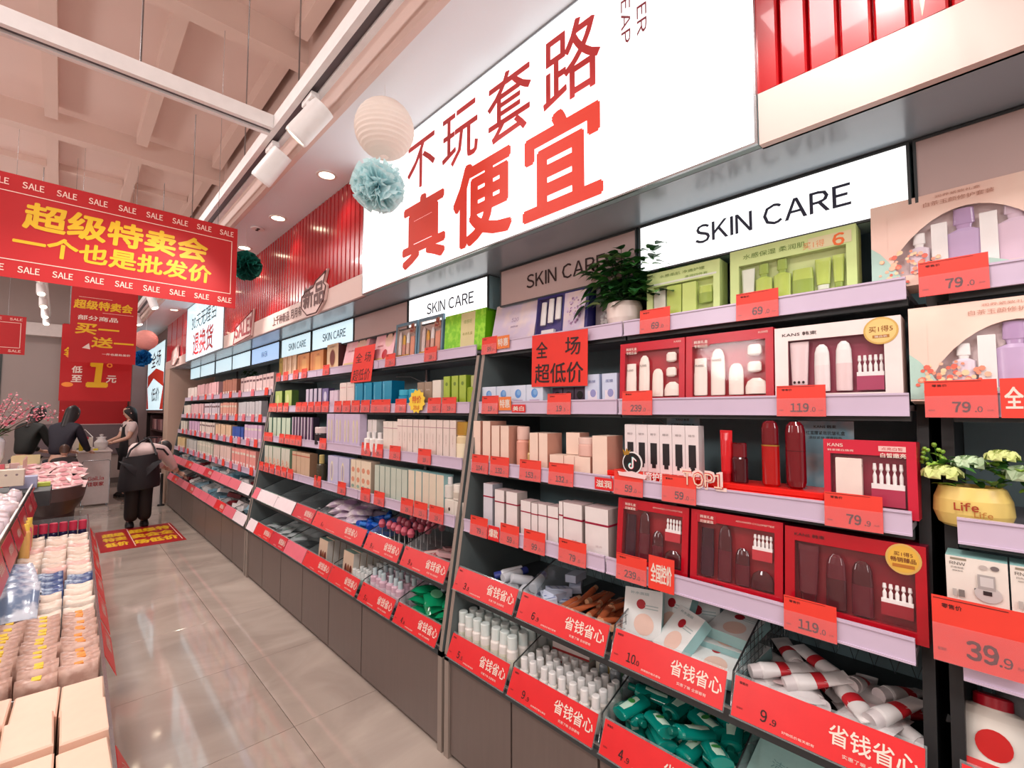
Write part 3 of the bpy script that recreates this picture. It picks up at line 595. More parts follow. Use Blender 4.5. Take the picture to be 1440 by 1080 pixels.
# rail cards of the middle and farthest bays
k = 0
for row, ys in {1: [2.62, 2.18, 4.7, 4.5, 4.25, 4.05, 3.6], 2: [1.95, 2.08, 2.42, 2.6, 2.72, 2.86, 3.0, 3.14, 3.28, 3.5, 3.64, 3.78, 3.92, 4.05, 4.35, 4.5, 4.65, 4.75], 3: [2.1, 2.4, 2.6, 2.75, 3.42, 3.9, 4.03, 4.16, 4.3, 4.6, 4.72], 4: [1.93, 2.07, 2.2, 2.5, 2.67, 3.0, 3.4, 3.95, 4.1, 4.24, 4.4, 4.55, 4.7]}.items():
    for i, y in enumerate(sorted(ys)):
        x, z = ROWA[row]; price_card(y, z + .001, x - .013, ['19.9', '15.9', '29.9'][i % 3], 'red card on middle bay %s rail, %s from near panel' % (ORD[row - 1], ORD[i]), w=.12, h=.08)
for row in (1, 2, 3, 4):
    x, z = ROWB[row]; n = [9, 13, 13, 12][row - 1]
    for i in range(n):
        y = 4.98 + i * (4.05 / n) + random.uniform(-.05, .05)
        price_card(y, z, x - .013, '', '%s card on farthest bay %s rail, %s from near panel' % ('pink' if i % 3 else 'red', ORD[row - 1], ORD[i]), w=.11, h=.075, small=True, m=PKC if i % 3 else CARD)
# ================================================================== PRODUCTS
def carton(w, h, d, front, side=None, top=None, prints=(), name='carton', bev=.0015):
    """one closed carton: origin at the foot of its front face, width along x, depth along y"""
    e = MB(); e.box(-w / 2, w / 2, 0, d, 0, h, front, top=top or side, sides=side) if side else e.box(-w / 2, w / 2, 0, d, 0, h, front, bev=bev)
    t = e.build(name)
    if prints:
        l = MB(); k = 1
        for p in prints:
            y = -.0004 - .00025 * k; k += 1
            if p[0] == 'r': l.rect(p[1] * w, p[2] * w, p[3] * h, p[4] * h, y, p[5])
            elif p[0] == 'e': l.disc(p[1] * w, p[2] * h, p[3] * w, p[4] * h, y, p[5])
            elif p[0] == 't': l.text(p[1], p[2] * w, p[3] * h, p[4] * h, p[6], y, w=p[5] * w, bold=p[7] if len(p) > 7 else 0, vert=len(p) > 8)
            elif p[0] == 'g':   # a printed spray of blossom
                rnd = random.Random(p[6] if len(p) > 6 else 3)
                for i in range(26):
                    a = rnd.random() * 6.28; r = rnd.random() ** .5; q = rnd.uniform(.25, .5)
                    l.disc(p[1] * w + p[3] * w * r * math.cos(a), p[2] * h + p[4] * h * r * math.sin(a), .018 * q, .018 * q, y - .00002 * i, p[5][i % len(p[5])], 7)
            elif p[0] == 'band': l.box(-w / 2 - .0006, w / 2 + .0006, -.0006, d + .0006, p[1] * h, p[2] * h, p[3])
        l.build('printed_design', t)
    return t
def rowof(proto, y0, n, pitch, row, desc, where, cat='carton', rows=ROWA, lean=0, dx=0, jit=.004, z=0, group=None, rot=0, two=0, zrow=.0265):
    x, zz = rows[row]; used = False
    for i in range(n):
        lab = ('%s, %s from the left %s' % (desc, ORD[i], where)) if n > 1 else '%s %s' % (desc, where)
        loc = (x + .02 + dx + random.uniform(0, jit), y0 - pitch * (i + .5), zz + zrow + z); ro = (-lean, 0, RW + rot + random.uniform(-.02, .02) * (jit > 0))
        o = proto if not used and proto.get('fresh') is None else clone(proto, loc, ro)
        if not used and proto.get('fresh') is None: proto['fresh'] = 0; o.location = loc; o.rotation_euler = ro
        used = True
        tag(o, lab, cat, group or desc + 's ' + where)
def bottle(w, h, d, m, capm, neck=.35, caph=.2, shape='round', name='bottle', labelm=None, seg=16, shoulder=.08, lab=None):
    e = MB(); r = w / 2; q = d / 2; hb = h * (1 - caph)
    e.loft([(0, r * .94, q * .94), (.004, r, q), (hb * (1 - shoulder), r, q), (hb * (1 - shoulder * .3), r * .85, q * .85), (hb, r * neck, r * neck if neck < .8 else q * neck)], m, seg)
    t = e.build(name)
    MB().loft([(hb, r * neck * 1.06, r * neck * 1.06 if neck < .8 else q * neck), (h - .003, r * neck * 1.06, r * neck * 1.06 if neck < .8 else q * neck), (h, r * neck * .9, r * neck * .9)], capm, 12).build('cap', t)
    if labelm: MB().loft([(hb * .15, r * 1.012, q * 1.012), (hb * .7, r * 1.012, q * 1.012)], labelm, seg, cap=False).build('label', t)
    return t
def tubep(w, h, m, capm, up=False, name='tube', labelm=None):
    """squeeze tube standing on its cap"""
    r = w / 2; e = MB()
    e.loft([(h * .16, r * .8, r * .8), (h * .2, r * .86, r * .84), (h * .5, r * .93, r * .6), (h * .8, r * .98, r * .28), (h * .95, r, r * .08), (h, r, r * .06)], m, 16); t = e.build(name)
    MB().loft([(0, r * .7, r * .7), (h * .16, r * .76, r * .76)], capm, 14).build('cap', t)
    if labelm: MB().loft([(h * .45, r * .93 * 1.01, r * .64 * 1.02), (h * .62, r * .955 * 1.01, r * .47 * 1.04)], labelm, 16, cap=False).build('label', t)
    return t
def jar(w, h, m, capm, name='jar', labelm=None, seg=18):
    r = w / 2; e = MB().loft([(0, r * .9, r * .9), (.003, r, r), (h * .6, r, r), (h * .66, r * .92, r * .92)], m, seg); t = e.build(name)
    MB().loft([(h * .66, r * .97, r * .97), (h * .97, r * .98, r * .98), (h, r * .92, r * .92)], capm, seg).build('lid', t)
    if labelm: MB().loft([(h * .15, r * 1.01, r * 1.01), (h * .5, r * 1.01, r * 1.01)], labelm, seg, cap=False).build('label', t)
    return t
def ampoules(w, n, m1):
    """strip of small ampoules: bead heads above a printed sleeve"""
    e = MB(); s = w / n
    for i in range(n): e.loft([(0, .004, .004), (.012, .005, .004), (.017, .0018, .0018), (.021, .0045, .004), (.028, .0035, .003)], WHITE, 8, Matrix.Translation((-w / 2 + s * (i + .5), 0, 0)))
    return e
def gift_set(w, h, d, frame, side, tray, win, contents, prints=(), name='gift_set', inset=.012):
    """window gift box: frame front with an opening, a recessed tray, the bottles in it and a clear film"""
    t = empty(name); x0, x1, z0, z1 = [a * b for a, b in zip(win, (w, w, h, h))]; e = MB(); s = side
    for r in ((-w / 2, w / 2, 0, z0), (-w / 2, w / 2, z1, h), (-w / 2, x0, z0, z1), (x1, w / 2, z0, z1)):
        e.box(r[0], r[1], 0, .0025, r[2], r[3], frame)
    e.box(-w / 2, -w / 2 + .002, .0025, d, 0, h, s); e.box(w / 2 - .002, w / 2, .0025, d, 0, h, s); e.box(-w / 2 + .002, w / 2 - .002, .0025, d, h - .002, h, s); e.box(-w / 2 + .002, w / 2 - .002, .0025, d, 0, .002, s); e.box(-w / 2, w / 2, d, d + .002, 0, h, s)
    e.build('box', t)
    e = MB(); e.box(x0 - .004, x1 + .004, inset + .01, inset + .013, z0 - .003, z1 + .003, tray)
    for r in ((x0 - .003, x0, z0, z1), (x1, x1 + .003, z0, z1), (x0, x1, z0 - .003, z0), (x0, x1, z1, z1 + .003)): e.box(r[0], r[1], .003, inset + .01, r[2], r[3], tray)
    e.build('tray', t)
    for c in contents:
        kind, cx, cz, cw, ch, m = c[:6]; cx = x0 + (x1 - x0) * cx; cz = z0 + (z1 - z0) * cz; cw *= (x1 - x0); ch *= (z1 - z0); r = cw / 2; q = min(r, inset * .62); cy = inset * .5 + .003; M = Matrix.Translation((cx, cy, cz)); m2 = c[6] if len(c) > 6 else m
        e = MB(); nm = 'bottle'
        if kind == 'dome': e.loft([(0, r * .95, q), (.003, r, q), (ch * .55, r, q, m2), (ch * .82, r * .93, q * .9, m2), (ch * .94, r * .7, q * .6, m2), (ch, r * .3, q * .2, m2)], m, 14, M)
        elif kind == 'box': e.box(-r, r, -q, q, 0, ch, m, M, bev=.0012); nm = 'small_carton'
        elif kind == 'tube': e.loft([(0, r * .7, q * .8, m2), (ch * .14, r * .74, q * .8), (ch * .16, r * .82, q), (ch * .9, r, q * .35), (ch, r, q * .2)], m, 14, M); nm = 'tube'
        elif kind == 'jar': e.loft([(0, r * .9, q), (.003, r, q), (ch * .6, r, q, m2), (ch * .62, r * .96, q, m2), (ch, r * .9, q * .9, m2)], m, 14, M); nm = 'jar'
        elif kind == 'halfdome': e.loft([(0, r, q), (ch * .45, r, q), (ch * .8, r * .8, q * .8), (ch, r * .35, q * .5)], m, 16, M); nm = 'jar'
        elif kind == 'round': e.loft([(0, r * .6, q * .6), (ch * .15, r, q), (ch * .8, r, q), (ch, r * .7, q * .7)], m, 12, M); nm = 'jar'
        elif kind == 'pump': e.loft([(0, r * .95, q), (ch * .6, r, q), (ch * .66, r * .4, q * .5, m2), (ch * .72, r * .45, q * .5, m2), (ch * .74, r * .6, q * .6, m2), (ch, r * .55, q * .55, m2)], m, 14, M)
        elif kind == 'amp':
            n = 5; s = cw / n; nm = 'ampoule_strip'
            for i in range(n): e.loft([(ch * .45, .0035, .003), (ch * .7, .0042, .003), (ch * .8, .0015, .0015), (ch * .86, .0042, .003), (ch, .003, .0025)], WHITE, 8, Matrix.Translation((cx - cw / 2 + s * (i + .5), cy, cz)))
            e.box(cx - r, cx + r, cy - q, cy + q * .4, cz, cz + ch * .4, m); e.box(cx - r, cx + r, cy - q * .7, cy + q * .4, cz + ch * .4, cz + ch * .52, WHITE)
        b = e.build(nm, t)
        if len(c) > 7: l = MB(); l.text(c[7], cx, cz + ch * (.3 if len(c) < 9 else c[8]), min(.008, ch * .12), m if False else INK, cy - q - .0012, w=cw * .6); l.build('lettering', b)
    MB().rect(x0 + .0005, x1 - .0005, z0 + .0005, z1 - .0005, .001, FILM).build('window_film', t)
    if prints:
        l = MB(); k = 0
        for p in prints:
            k += 1; y = -.0005 - .0002 * k
            if p[0] == 'r': l.rect(p[1] * w, p[2] * w, p[3] * h, p[4] * h, y, p[5])
            elif p[0] == 'e': l.disc(p[1] * w, p[2] * h, p[3] * w, p[4] * h, y, p[5], 28)
            elif p[0] == 't': l.text(p[1], p[2] * w, p[3] * h, p[4] * h, p[6], y, w=p[5] * w, bold=p[7] if len(p) > 7 else 0)
            elif p[0] == 'g':
                rnd = random.Random(p[6])
                for i in range(60):
                    a = rnd.random() * 6.28; r = rnd.random() ** .5; q = rnd.uniform(.2, .5)
                    l.disc(p[1] * w + p[3] * w * r * math.cos(a), p[2] * h + p[4] * h * r * math.sin(a), .014 * q, .014 * q, y - .00002 * i, p[5][i % len(p[5])], 7)
            elif p[0] == 'arc':   # printed area that leaves a domed opening: a polygon
                l.add([(a * w, y, b * h) for a, b in p[1]], [tuple(range(len(p[1])))], p[2])
        l.build('printed_design', t)
    return t
def at_row(o, y, row, label, cat='gift set', dx=0, lean=.05, dz=0, rows=ROWA, yaw=0, group=None):
    x, z = rows[row]; o.location = (x + .02 + dx, y, z + .0272 + dz + .085 * math.sin(lean)); o.rotation_euler = (-lean, 0, RW + yaw); o['fresh'] = 0
    return tag(o, label, cat, group)

# ---------------------------------------------------------------- nearest bay, first shelf
LILAC = mat('pearl_lilac', (206, 192, 214), .2, rgb2=(226, 206, 204), scale=7, coat=.5)
NAVY = C(38, 36, 110, .35); GREENP = mat('pale_green_card', (206, 226, 150), .35, var=.05); GRL = C(186, 208, 96, .25); GRD = C(150, 176, 70, .3); GRW = C(226, 232, 214, .3)
o = carton(.285, .2, .07, LILAC, prints=(('t', '520', .02, .55, .1, .16, C(150, 120, 150, .5)), ('t', '真爱礼盒', .02, .38, .05, .18, C(150, 120, 150, .5)))); at_row(o, 1.567, 1, 'pearly lilac carton at the left end of the top shelf', 'carton', lean=.22)
o = gift_set(.285, .195, .06, NAVY, NAVY, C(60, 52, 130, .4), (-.47, .02, .07, .93), [('jar', .2, .3, .22, .62, WHITE, WHITE), ('jar', .5, .34, .22, .64, WHITE, WHITE), ('jar', .8, .4, .22, .58, WHITE, WHITE), ('box', .45, .04, .5, .12, WHITE)], (('r', .06, .45, .05, .95, LILAC), ('g', .25, .5, .13, .32, [C(190, 160, 196, .3), C(150, 110, 150, .3), C(215, 190, 214, .3)], 5)))
at_row(o, 1.274, 1, 'open navy gift set with three white bottles and a lilac tray', lean=.12)
o = carton(.09, .19, .06, C(170, 158, 160, .3), prints=(('r', .1, .5, 0, 1, C(225, 220, 218, .4)), ('g', .1, .35, .3, .2, [WHITE, C(200, 200, 200, .4)]))); at_row(o, 1.08, 1, 'slim grey carton with a floral print behind the potted pothos', 'carton', dx=.05)
GTXT = C(120, 150, 70, .5)
o = gift_set(.258, .185, .06, GREENP, GREENP, C(214, 232, 140, .4), (-.41, .42, .12, .72), [('box', .12, .0, .2, .86, GRW), ('box', .37, 0, .24, .95, GRL), ('box', .62, 0, .22, .95, C(200, 220, 120, .3)), ('jar', .87, .25, .22, .5, GRD, GRL)], (('t', '水感柔肌 净透护理', .0, .9, .055, .62, GTXT, .01), ('r', -.46, .46, .745, .78, GRW), ('t', '净润四件套', .2, .8, .045, .3, GTXT)))
at_row(o, .737, 1, 'smaller pale green gift set with four green bottles')
o = gift_set(.325, .195, .06, GREENP, GREENP, C(206, 222, 150, .4), (-.42, .43, .1, .74), [('tube', .09, .05, .14, .85, GRW, GRL), ('pump', .25, .03, .17, .92, GRL, GRD), ('pump', .43, .03, .17, .95, GRL, GRD), ('jar', .62, .03, .2, .62, GRD, GRL), ('tube', .8, .1, .14, .7, GRL, GRW), ('tube', .93, .1, .1, .72, GRL, GRD)], (('t', '水感保湿 柔润肌', -.12, .87, .08, .52, GTXT, .01), ('r', .16, .47, .76, .93, C(226, 216, 170, .4)), ('t', '买1得', .2, .83, .1, .16, C(236, 150, 100, .5)), ('t', '6', .38, .83, .17, .08, C(240, 110, 40, .5), .05)))
at_row(o, .413, 1, 'larger pale green gift set marked with an orange six')
# floral peach gift boxes at the picture edge
PEACH = mat('peach_card', (240, 205, 190), .3, rgb2=(244, 216, 200), scale=6, coat=.4); AQ = C(180, 212, 200, .4); BL = [C(240, 150, 120, .4), C(246, 190, 160, .4), C(230, 110, 90, .4), C(250, 214, 170, .4)]; LV = C(196, 170, 206, .25)
def floral(y, row, lab, seed):
    arc = [(-.3, .18)] + [(-.32 + .64 * i / 10, .28 + .5 * math.sin(PI * (.08 + .84 * i / 10)) ** .7) for i in range(11)]
    mask = [(-.46, .82)] + [(-.40 + .8 * i / 12, .22 + .56 * math.sin(PI * (.02 + .96 * i / 12)) ** .6) for i in range(13)] + [(.46, .82), (.46, .97), (-.46, .97)]
    pr = [('arc', [(-.42, .1), (-.42, .6)] + [(-.40 + .4 * i / 6, .2 + .56 * math.sin(PI * (.02 + .48 * i / 6)) ** .6) for i in range(7)] + [(-.1, .84), (-.42, .84)], PEACH)]
    pr = [('arc', [(-.405, .84), (-.405, .2)] + [(-.4 + .4 * i / 7, .2 + .58 * math.sin(PI * .5 * i / 7) ** .7) for i in range(1, 8)] + [(0, .84)], PEACH),
          ('arc', [(0, .84)] + [(.4 * i / 7, .2 + .58 * math.cos(PI * .5 * i / 7) ** .7) for i in range(0, 7)] + [(.405, .2), (.405, .84)], PEACH),
          ('arc', [(-.5, .02), (-.5, .5), (-.45, .42), (-.4, .3), (-.34, .12), (-.3, .02)], AQ), ('arc', [(-.2, .0), (-.1, .12), (.05, .2), (.2, .1), (.3, 0)], AQ), ('arc', [(.3, 0), (.36, .3), (.5, .45), (.5, 0)], AQ),
          ('g', -.3, .22, .17, .18, BL, seed), ('g', .4, .62, .13, .22, BL, seed + 1), ('t', '白茶玉颜修护套装', -.04, .88, .05, .34, C(196, 140, 120, .5)), ('t', '润养紧致礼盒', -.04, .95, .03, .22, C(196, 140, 120, .5))]
    o = gift_set(.36, .225, .07, PEACH, PEACH, C(236, 214, 214, .4), (-.4, .4, .12, .8), [('pump', .2, .02, .14, .66, C(230, 214, 226, .3), WHITE), ('box', .33, .0, .1, .78, WHITE), ('pump', .48, 0, .22, .95, LV, C(180, 150, 190, .2)), ('box', .62, 0, .1, .8, WHITE), ('pump', .77, 0, .22, .96, C(222, 196, 214, .25), C(214, 190, 206, .2)), ('box', .92, .0, .1, .5, WHITE)], pr)
    at_row(o, y, row, lab, lean=.1)
floral(.04, 1, 'upper floral peach gift box with lilac bottles behind an arched window', 4)
floral(-.03, 2, 'lower floral peach gift box under the 79.0 shelf', 8)
# ---------------------------------------------------------------- nearest bay, second shelf
PB = C(216, 226, 242, .35); SH = [C(90, 150, 220, .4), C(130, 180, 230, .4), C(60, 110, 190, .4)]
p = carton(.095, .098, .05, PB, prints=(('e', 0, .62, .2, .2, SH[0]), ('e', .05, .66, .12, .12, SH[1]), ('r', -.3, .3, .3, .34, C(200, 170, 200, .4)), ('t', '美白补水', 0, .2, .08, .5, C(120, 130, 170, .5))))
rowof(p, 1.725, 4, .0985, 2, 'pale blue carton printed with a blue shell', 'on the second shelf')
p = carton(.055, .082, .05, C(92, 70, 96, .35), prints=(('e', 0, .6, .3, .2, BLACK), ('r', -.3, .3, .2, .3, C(150, 120, 150, .4)))); rowof(p, 1.325, 3, .06, 2, 'dark plum small carton', 'behind the paper sign', dx=.05)
p = carton(.066, .125, .06, C(206, 216, 238, .35), C(180, 192, 222, .35), prints=(('r', -.3, .35, .12, .5, C(236, 226, 236, .4)), ('t', '面膜', 0, .78, .09, .5, C(110, 120, 170, .5)), ('e', .08, .42, .2, .12, C(150, 150, 200, .4)))); rowof(p, 1.125, 2, .078, 2, 'pale periwinkle carton', 'beside the first crimson gift set', dx=.01)
CRIM = C(196, 14, 40, .3); CRIM2 = C(176, 30, 44, .3); SHELL = C(246, 232, 222, .3)
def kans_white_set(w, y, lab, name_text=False):
    c = [('jar', .11, .02, .2, .72, SHELL, SHELL, 'KANS', .8), ('dome', .36, .02, .2, .88, SHELL, SHELL, 'KANS', .75), ('dome', .61, .02, .2, .58, SHELL), ('halfdome', .87, .03, .28, .28, SHELL), ('round', .85, .42, .18, .19, SHELL), ('round', .85, .72, .18, .2, SHELL)]
    pr = [('r', -.42, -.2, .84, .95, CRIM2), ('t', '韩束礼盒', -.31, .9, .045, .17, CREAM, .02), ('t', '专柜正品', -.31, .84, .045, .17, CREAM, .02), ('t', 'KANS', .4, .95, .03, .1, CREAM)]
    if name_text: pr.append(('t', 'KANS 韩束', -.22, .055, .06, .36, INK, .01))
    o = gift_set(w, .222, .07, CRIM, CRIM, CRIM2, (-.42, .42, .12, .86), c, pr); at_row(o, y, 2, lab)
kans_white_set(.245, .834, 'smaller crimson gift set of rounded cream bottles on the second shelf')
kans_white_set(.26, .577, 'larger crimson gift set of rounded cream bottles, lettered at its foot', True)
o = gift_set(.28, .215, .07, C(244, 230, 226, .3), C(244, 230, 226, .3), C(150, 50, 76, .4), (-.38, .38, .13, .82), [('tube', .12, .02, .22, .95, C(232, 208, 210, .3), WHITE, '...', .2), ('dome', .37, .04, .17, .85, C(240, 226, 226, .3), WHITE), ('dome', .6, .04, .17, .88, C(236, 210, 210, .3), WHITE), ('amp', .86, .04, .26, .6, C(170, 60, 96, .35))],
    (('t', 'KANS 韩束', -.28, .9, .05, .3, INK, .015), ('e', .36, .84, .125, .16, mat('gold_foil', (226, 186, 106), .3, metal=.3)), ('e', .36, .84, .11, .14, C(236, 204, 130, .35)), ('t', '买1得5', .36, .86, .07, .17, C(150, 90, 30, .5), .02), ('r', .3, .42, .755, .79, C(180, 120, 50, .4)), ('t', '赠品装', .36, .772, .025, .09, CREAM)))
at_row(o, .303, 2, 'white framed gift set with round gold sticker on the second shelf')
# ---------------------------------------------------------------- nearest bay, third shelf
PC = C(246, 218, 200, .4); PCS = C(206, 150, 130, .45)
for (y, w, h, nm, dx) in [(1.707, .05, .205, 'first', 0), (1.639, .052, .205, 'second', 0), (1.577, .052, .186, 'third', 0), (1.517, .052, .186, 'fourth', 0)]:
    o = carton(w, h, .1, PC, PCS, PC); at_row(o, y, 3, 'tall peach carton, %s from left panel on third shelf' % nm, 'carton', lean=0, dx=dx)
o = bottle(.06, .185, .06, C(238, 170, 150, .2), C(240, 200, 186, .2), neck=.9, caph=.3); at_row(o, 1.44, 3, 'pink bottle with rounded cap after the four peach cartons', 'bottle', lean=0, dx=.04)
o = bottle(.032, .13, .032, C(214, 180, 120, .15), GOLD, neck=.6, caph=.4); at_row(o, 1.385, 3, 'small gold bottle standing between peach cartons', 'bottle', lean=0, dx=.03)
for (y, w, h, nm) in [(1.341, .047, .162, 'left'), (1.289, .046, .162, 'right')]:
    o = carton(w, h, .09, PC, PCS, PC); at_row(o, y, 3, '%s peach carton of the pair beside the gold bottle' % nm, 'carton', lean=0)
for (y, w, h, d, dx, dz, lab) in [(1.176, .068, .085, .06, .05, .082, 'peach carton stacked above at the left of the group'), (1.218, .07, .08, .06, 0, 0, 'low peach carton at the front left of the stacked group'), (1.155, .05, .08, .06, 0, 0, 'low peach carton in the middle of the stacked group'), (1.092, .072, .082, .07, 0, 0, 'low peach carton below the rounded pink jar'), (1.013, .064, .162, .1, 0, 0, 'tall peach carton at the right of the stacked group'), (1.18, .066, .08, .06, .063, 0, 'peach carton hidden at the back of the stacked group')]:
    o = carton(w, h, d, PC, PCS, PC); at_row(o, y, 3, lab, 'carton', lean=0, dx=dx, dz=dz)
o = jar(.075, .07, C(236, 190, 176, .2), C(240, 206, 194, .15)); at_row(o, 1.09, 3, 'rounded pink jar on top of a low peach carton', 'jar', lean=0, dx=.035, dz=.083)
# display riser with the round emblem and raised lettering
x3, z3 = ROWA[3]; z3 += .0265
t = tag(empty('display_riser', (x3 + .0, .647, z3), (0, 0, RW)), 'long glossy red display riser across the third shelf', 'stand')
RR = C(232, 28, 20, .2)
MB().box(-.325, .325, 0, .12, 0, .03, RR, bev=.003).build('step', t); MB().box(-.325, .325, .006, .12, .0305, .046, RR, bev=.002).build('upper_step', t)
zr = z3 + .0465
p = carton(.043, .16, .04, C(236, 226, 226, .35), prints=(('r', -.26, .3, .18, .62, C(30, 28, 32, .4)), ('r', -.14, .2, .1, .18, C(30, 28, 32, .4)), ('t', '精华', 0, .8, .05, .5, C(150, 140, 140, .5))))
for i in range(6):
    o = p if i == 0 else clone(p, (0, 0, 0)); o.location = (x3 + .05, .905 - .0445 * i, zr); o.rotation_euler = (0, 0, RW); tag(o, 'white carton printed with a black tube, %s from the left on the red riser' % ORD[i], 'carton')
t = tag(empty('emblem_sign', (x3 - .012, .86, z3 + .036), (0, 0, RW)), 'round black music-note emblem with a crown and ribbon', 'sign')
l = MB(); M = Matrix.Rotation(-PI / 2, 4, 'X')
l.loft([(0, .037, .037), (.004, .037, .037)], WHITE, 30, Matrix.Translation((0, .004, .045)) @ Matrix.Rotation(PI / 2, 4, 'X')); l.build('disc', t)
l = MB(); l.disc(0, .045, .033, .033, -.0006, C(18, 14, 16, .4), 30)
def note(dx, dz, m, y):
    l.rect(.0 + dx, .0055 + dx, .034 + dz, .064 + dz, y, m); l.add([(.0055 + dx, y, .064 + dz), (.0055 + dx, y, .058 + dz), (.016 + dx, y, .0505 + dz), (.016 + dx, y, .056 + dz)], [(0, 1, 2, 3)], m)
    n = 18; P = []
    for i in range(n + 1): a = PI * .5 + i * (1.5 * PI) / n; P += [(-.004 + dx + .0095 * math.cos(a), y, .0345 + dz + .0095 * math.sin(a)), (-.004 + dx + .0045 * math.cos(a), y, .0345 + dz + .0045 * math.sin(a))]
    l.add(P, [(2 * i, 2 * i + 1, 2 * i + 3, 2 * i + 2) for i in range(n)], m)
note(-.0012, .0012, C(60, 220, 220, .4), -.0008); note(.0012, -.0012, C(236, 40, 80, .4), -.0009); note(0, 0, WHITE, -.001); l.build('music_note', t)
MB().add([(-.03, -.001, .068), (-.036, -.001, .09), (-.025, -.001, .081), (-.02, -.001, .094), (-.013, -.001, .082), (-.004, -.001, .089), (-.012, -.001, .072)], [(0, 1, 2, 3, 4, 5, 6)], GOLD).build('crown', t)
l = MB(); l.add([(-.05, -.002, .0), (.05, -.002, -.004), (.055, -.002, .012), (.038, -.002, .01), (0, -.002, .018), (-.035, -.002, .012), (-.055, -.002, .014)], [(0, 1, 2, 3, 4, 5, 6)], C(246, 216, 216, .4)); l.build('ribbon', t)
t = tag(empty('raised_lettering', (x3 - .008, .765, z3 + .042), (0, 0, RW)), 'pale raised lettering naming a skincare set on the red riser', 'sign')
l = MB(); l.text('抖音护肤套盒', 0, .0, .028, C(250, 190, 186, .4), .003, w=.15, bold=.05); l.build('backing', t); l = MB(); l.text('抖音护肤套盒', 0, .0, .026, WHITE, 0, w=.148); l.build('lettering', t)
t = tag(empty('raised_lettering', (x3 - .012, .625, z3 + .05), (0, 0, RW)), 'large raised lettering reading top one, outlined in white', 'sign')
l = MB(); l.text('TOP1', 0, 0, .052, C(248, 222, 214, .4), .004, w=.135, bold=.09); l.build('outline', t); l = MB(); l.text('TOP1', 0, 0, .042, C(214, 40, 40, .4), .002, w=.12, bold=.05); l.build('edge', t); l = MB(); l.text('TOP1', 0, 0, .04, C(248, 214, 190, .4), 0, w=.118); l.build('lettering', t)
WINE = C(112, 8, 22, .12, coat=.6); WINED = C(70, 6, 18, .1, coat=.6); REDG = C(176, 12, 12, .12, coat=.6)
def onriser(o, y, lab, cat='bottle', dx=.04): o.location = (x3 + dx, y, zr); o.rotation_euler = (0, 0, RW); tag(o, lab, cat)
onriser(tubep(.036, .15, C(206, 20, 30, .2), C(180, 16, 26, .2)), .572, 'glossy red squeeze tube standing on the riser', 'tube')
onriser(bottle(.046, .115, .03, WINED, WINE, neck=.85, caph=.35), .535, 'short dark wine bottle with domed cap on the riser')
e = MB(); e.loft([(0, .018, .012), (.006, .023, .016), (.11, .023, .016), (.112, .023, .016)], REDG, 18); o = e.build('bottle')
MB().loft([(.112, .0215, .015), (.118, .0225, .0155), (.16, .022, .015), (.174, .018, .012), (.18, .01, .007)], WINE, 18).build('cap', o)
MB().loft([(.11, .0236, .0166), (.1135, .0236, .0166)], GOLD, 18, cap=False).build('collar', o); onriser(o, .452, 'tall glowing red bottle with dark domed cap on the riser')
e = MB(); e.loft([(0, .014, .01), (.006, .021, .015), (.02, .0245, .016), (.15, .0245, .016), (.168, .021, .014), (.178, .012, .008)], WINE, 18); o = e.build('bottle')
l = MB(); l.loft([(.1, .0248, .0163), (.1012, .0248, .0163)], WINED, 18, cap=False); l.build('seam', o); onriser(o, .39, 'flattened wine red capsule bottle, the rightmost on the riser')
SKY = mat('sky_poster', (150, 206, 226), .4, rgb2=(214, 232, 240), scale=9)
for y, w, h, lab in ((.776, .12, .24, 'pale blue backing card behind the white cartons'), (.352, .135, .225, 'sky blue backing card behind the wine bottles')):
    t = tag(empty('backing_card', (x3 + .17, y, z3), (-.05, 0, RW)), lab, 'card'); MB().box(-w / 2, w / 2, 0, .003, 0, h, SKY).build('card', t)
    l = MB(); l.text('KANS 韩束', 0, h * .93, .009, INK, -.001, w=w * .4, bold=.01); l.text('红蛮腰紧致抗皱礼盒', 0, h * .85, .011, INK, -.001, w=w * .7, bold=.01); l.text('淡纹紧致 提亮肤色', 0, h * .79, .008, INK, -.001, w=w * .6); l.rect(w * .1, w * .4, h * .12, h * .5, -.001, WHITE); l.build('lettering', t)
o = gift_set(.182, .178, .07, C(206, 34, 60, .3), C(196, 20, 44, .3), C(150, 30, 60, .4), (-.42, .4, .1, .8), [('box', .25, .02, .36, .9, C(244, 226, 216, .4)), ('amp', .76, .05, .42, .8, C(176, 40, 76, .35))],
    (('t', 'KANS', -.36, .92, .045, .18, CREAM, .02), ('t', '韩束臻白焕亮', -.3, .85, .03, .3, CREAM), ('r', .12, .4, .86, .93, C(240, 196, 190, .4)), ('t', '点亮白皙', .26, .895, .04, .22, CRIM), ('t', '白皙嫩亮', .27, .81, .06, .26, CREAM, .03)))
l = MB(); l.text('50', -.036, .115, .04, C(120, 60, 50, .5), .0034, w=.05); l.build('carton_lettering', o)
at_row(o, .232, 3, 'red gift box with a cream fifty carton and ampoules', dz=0)
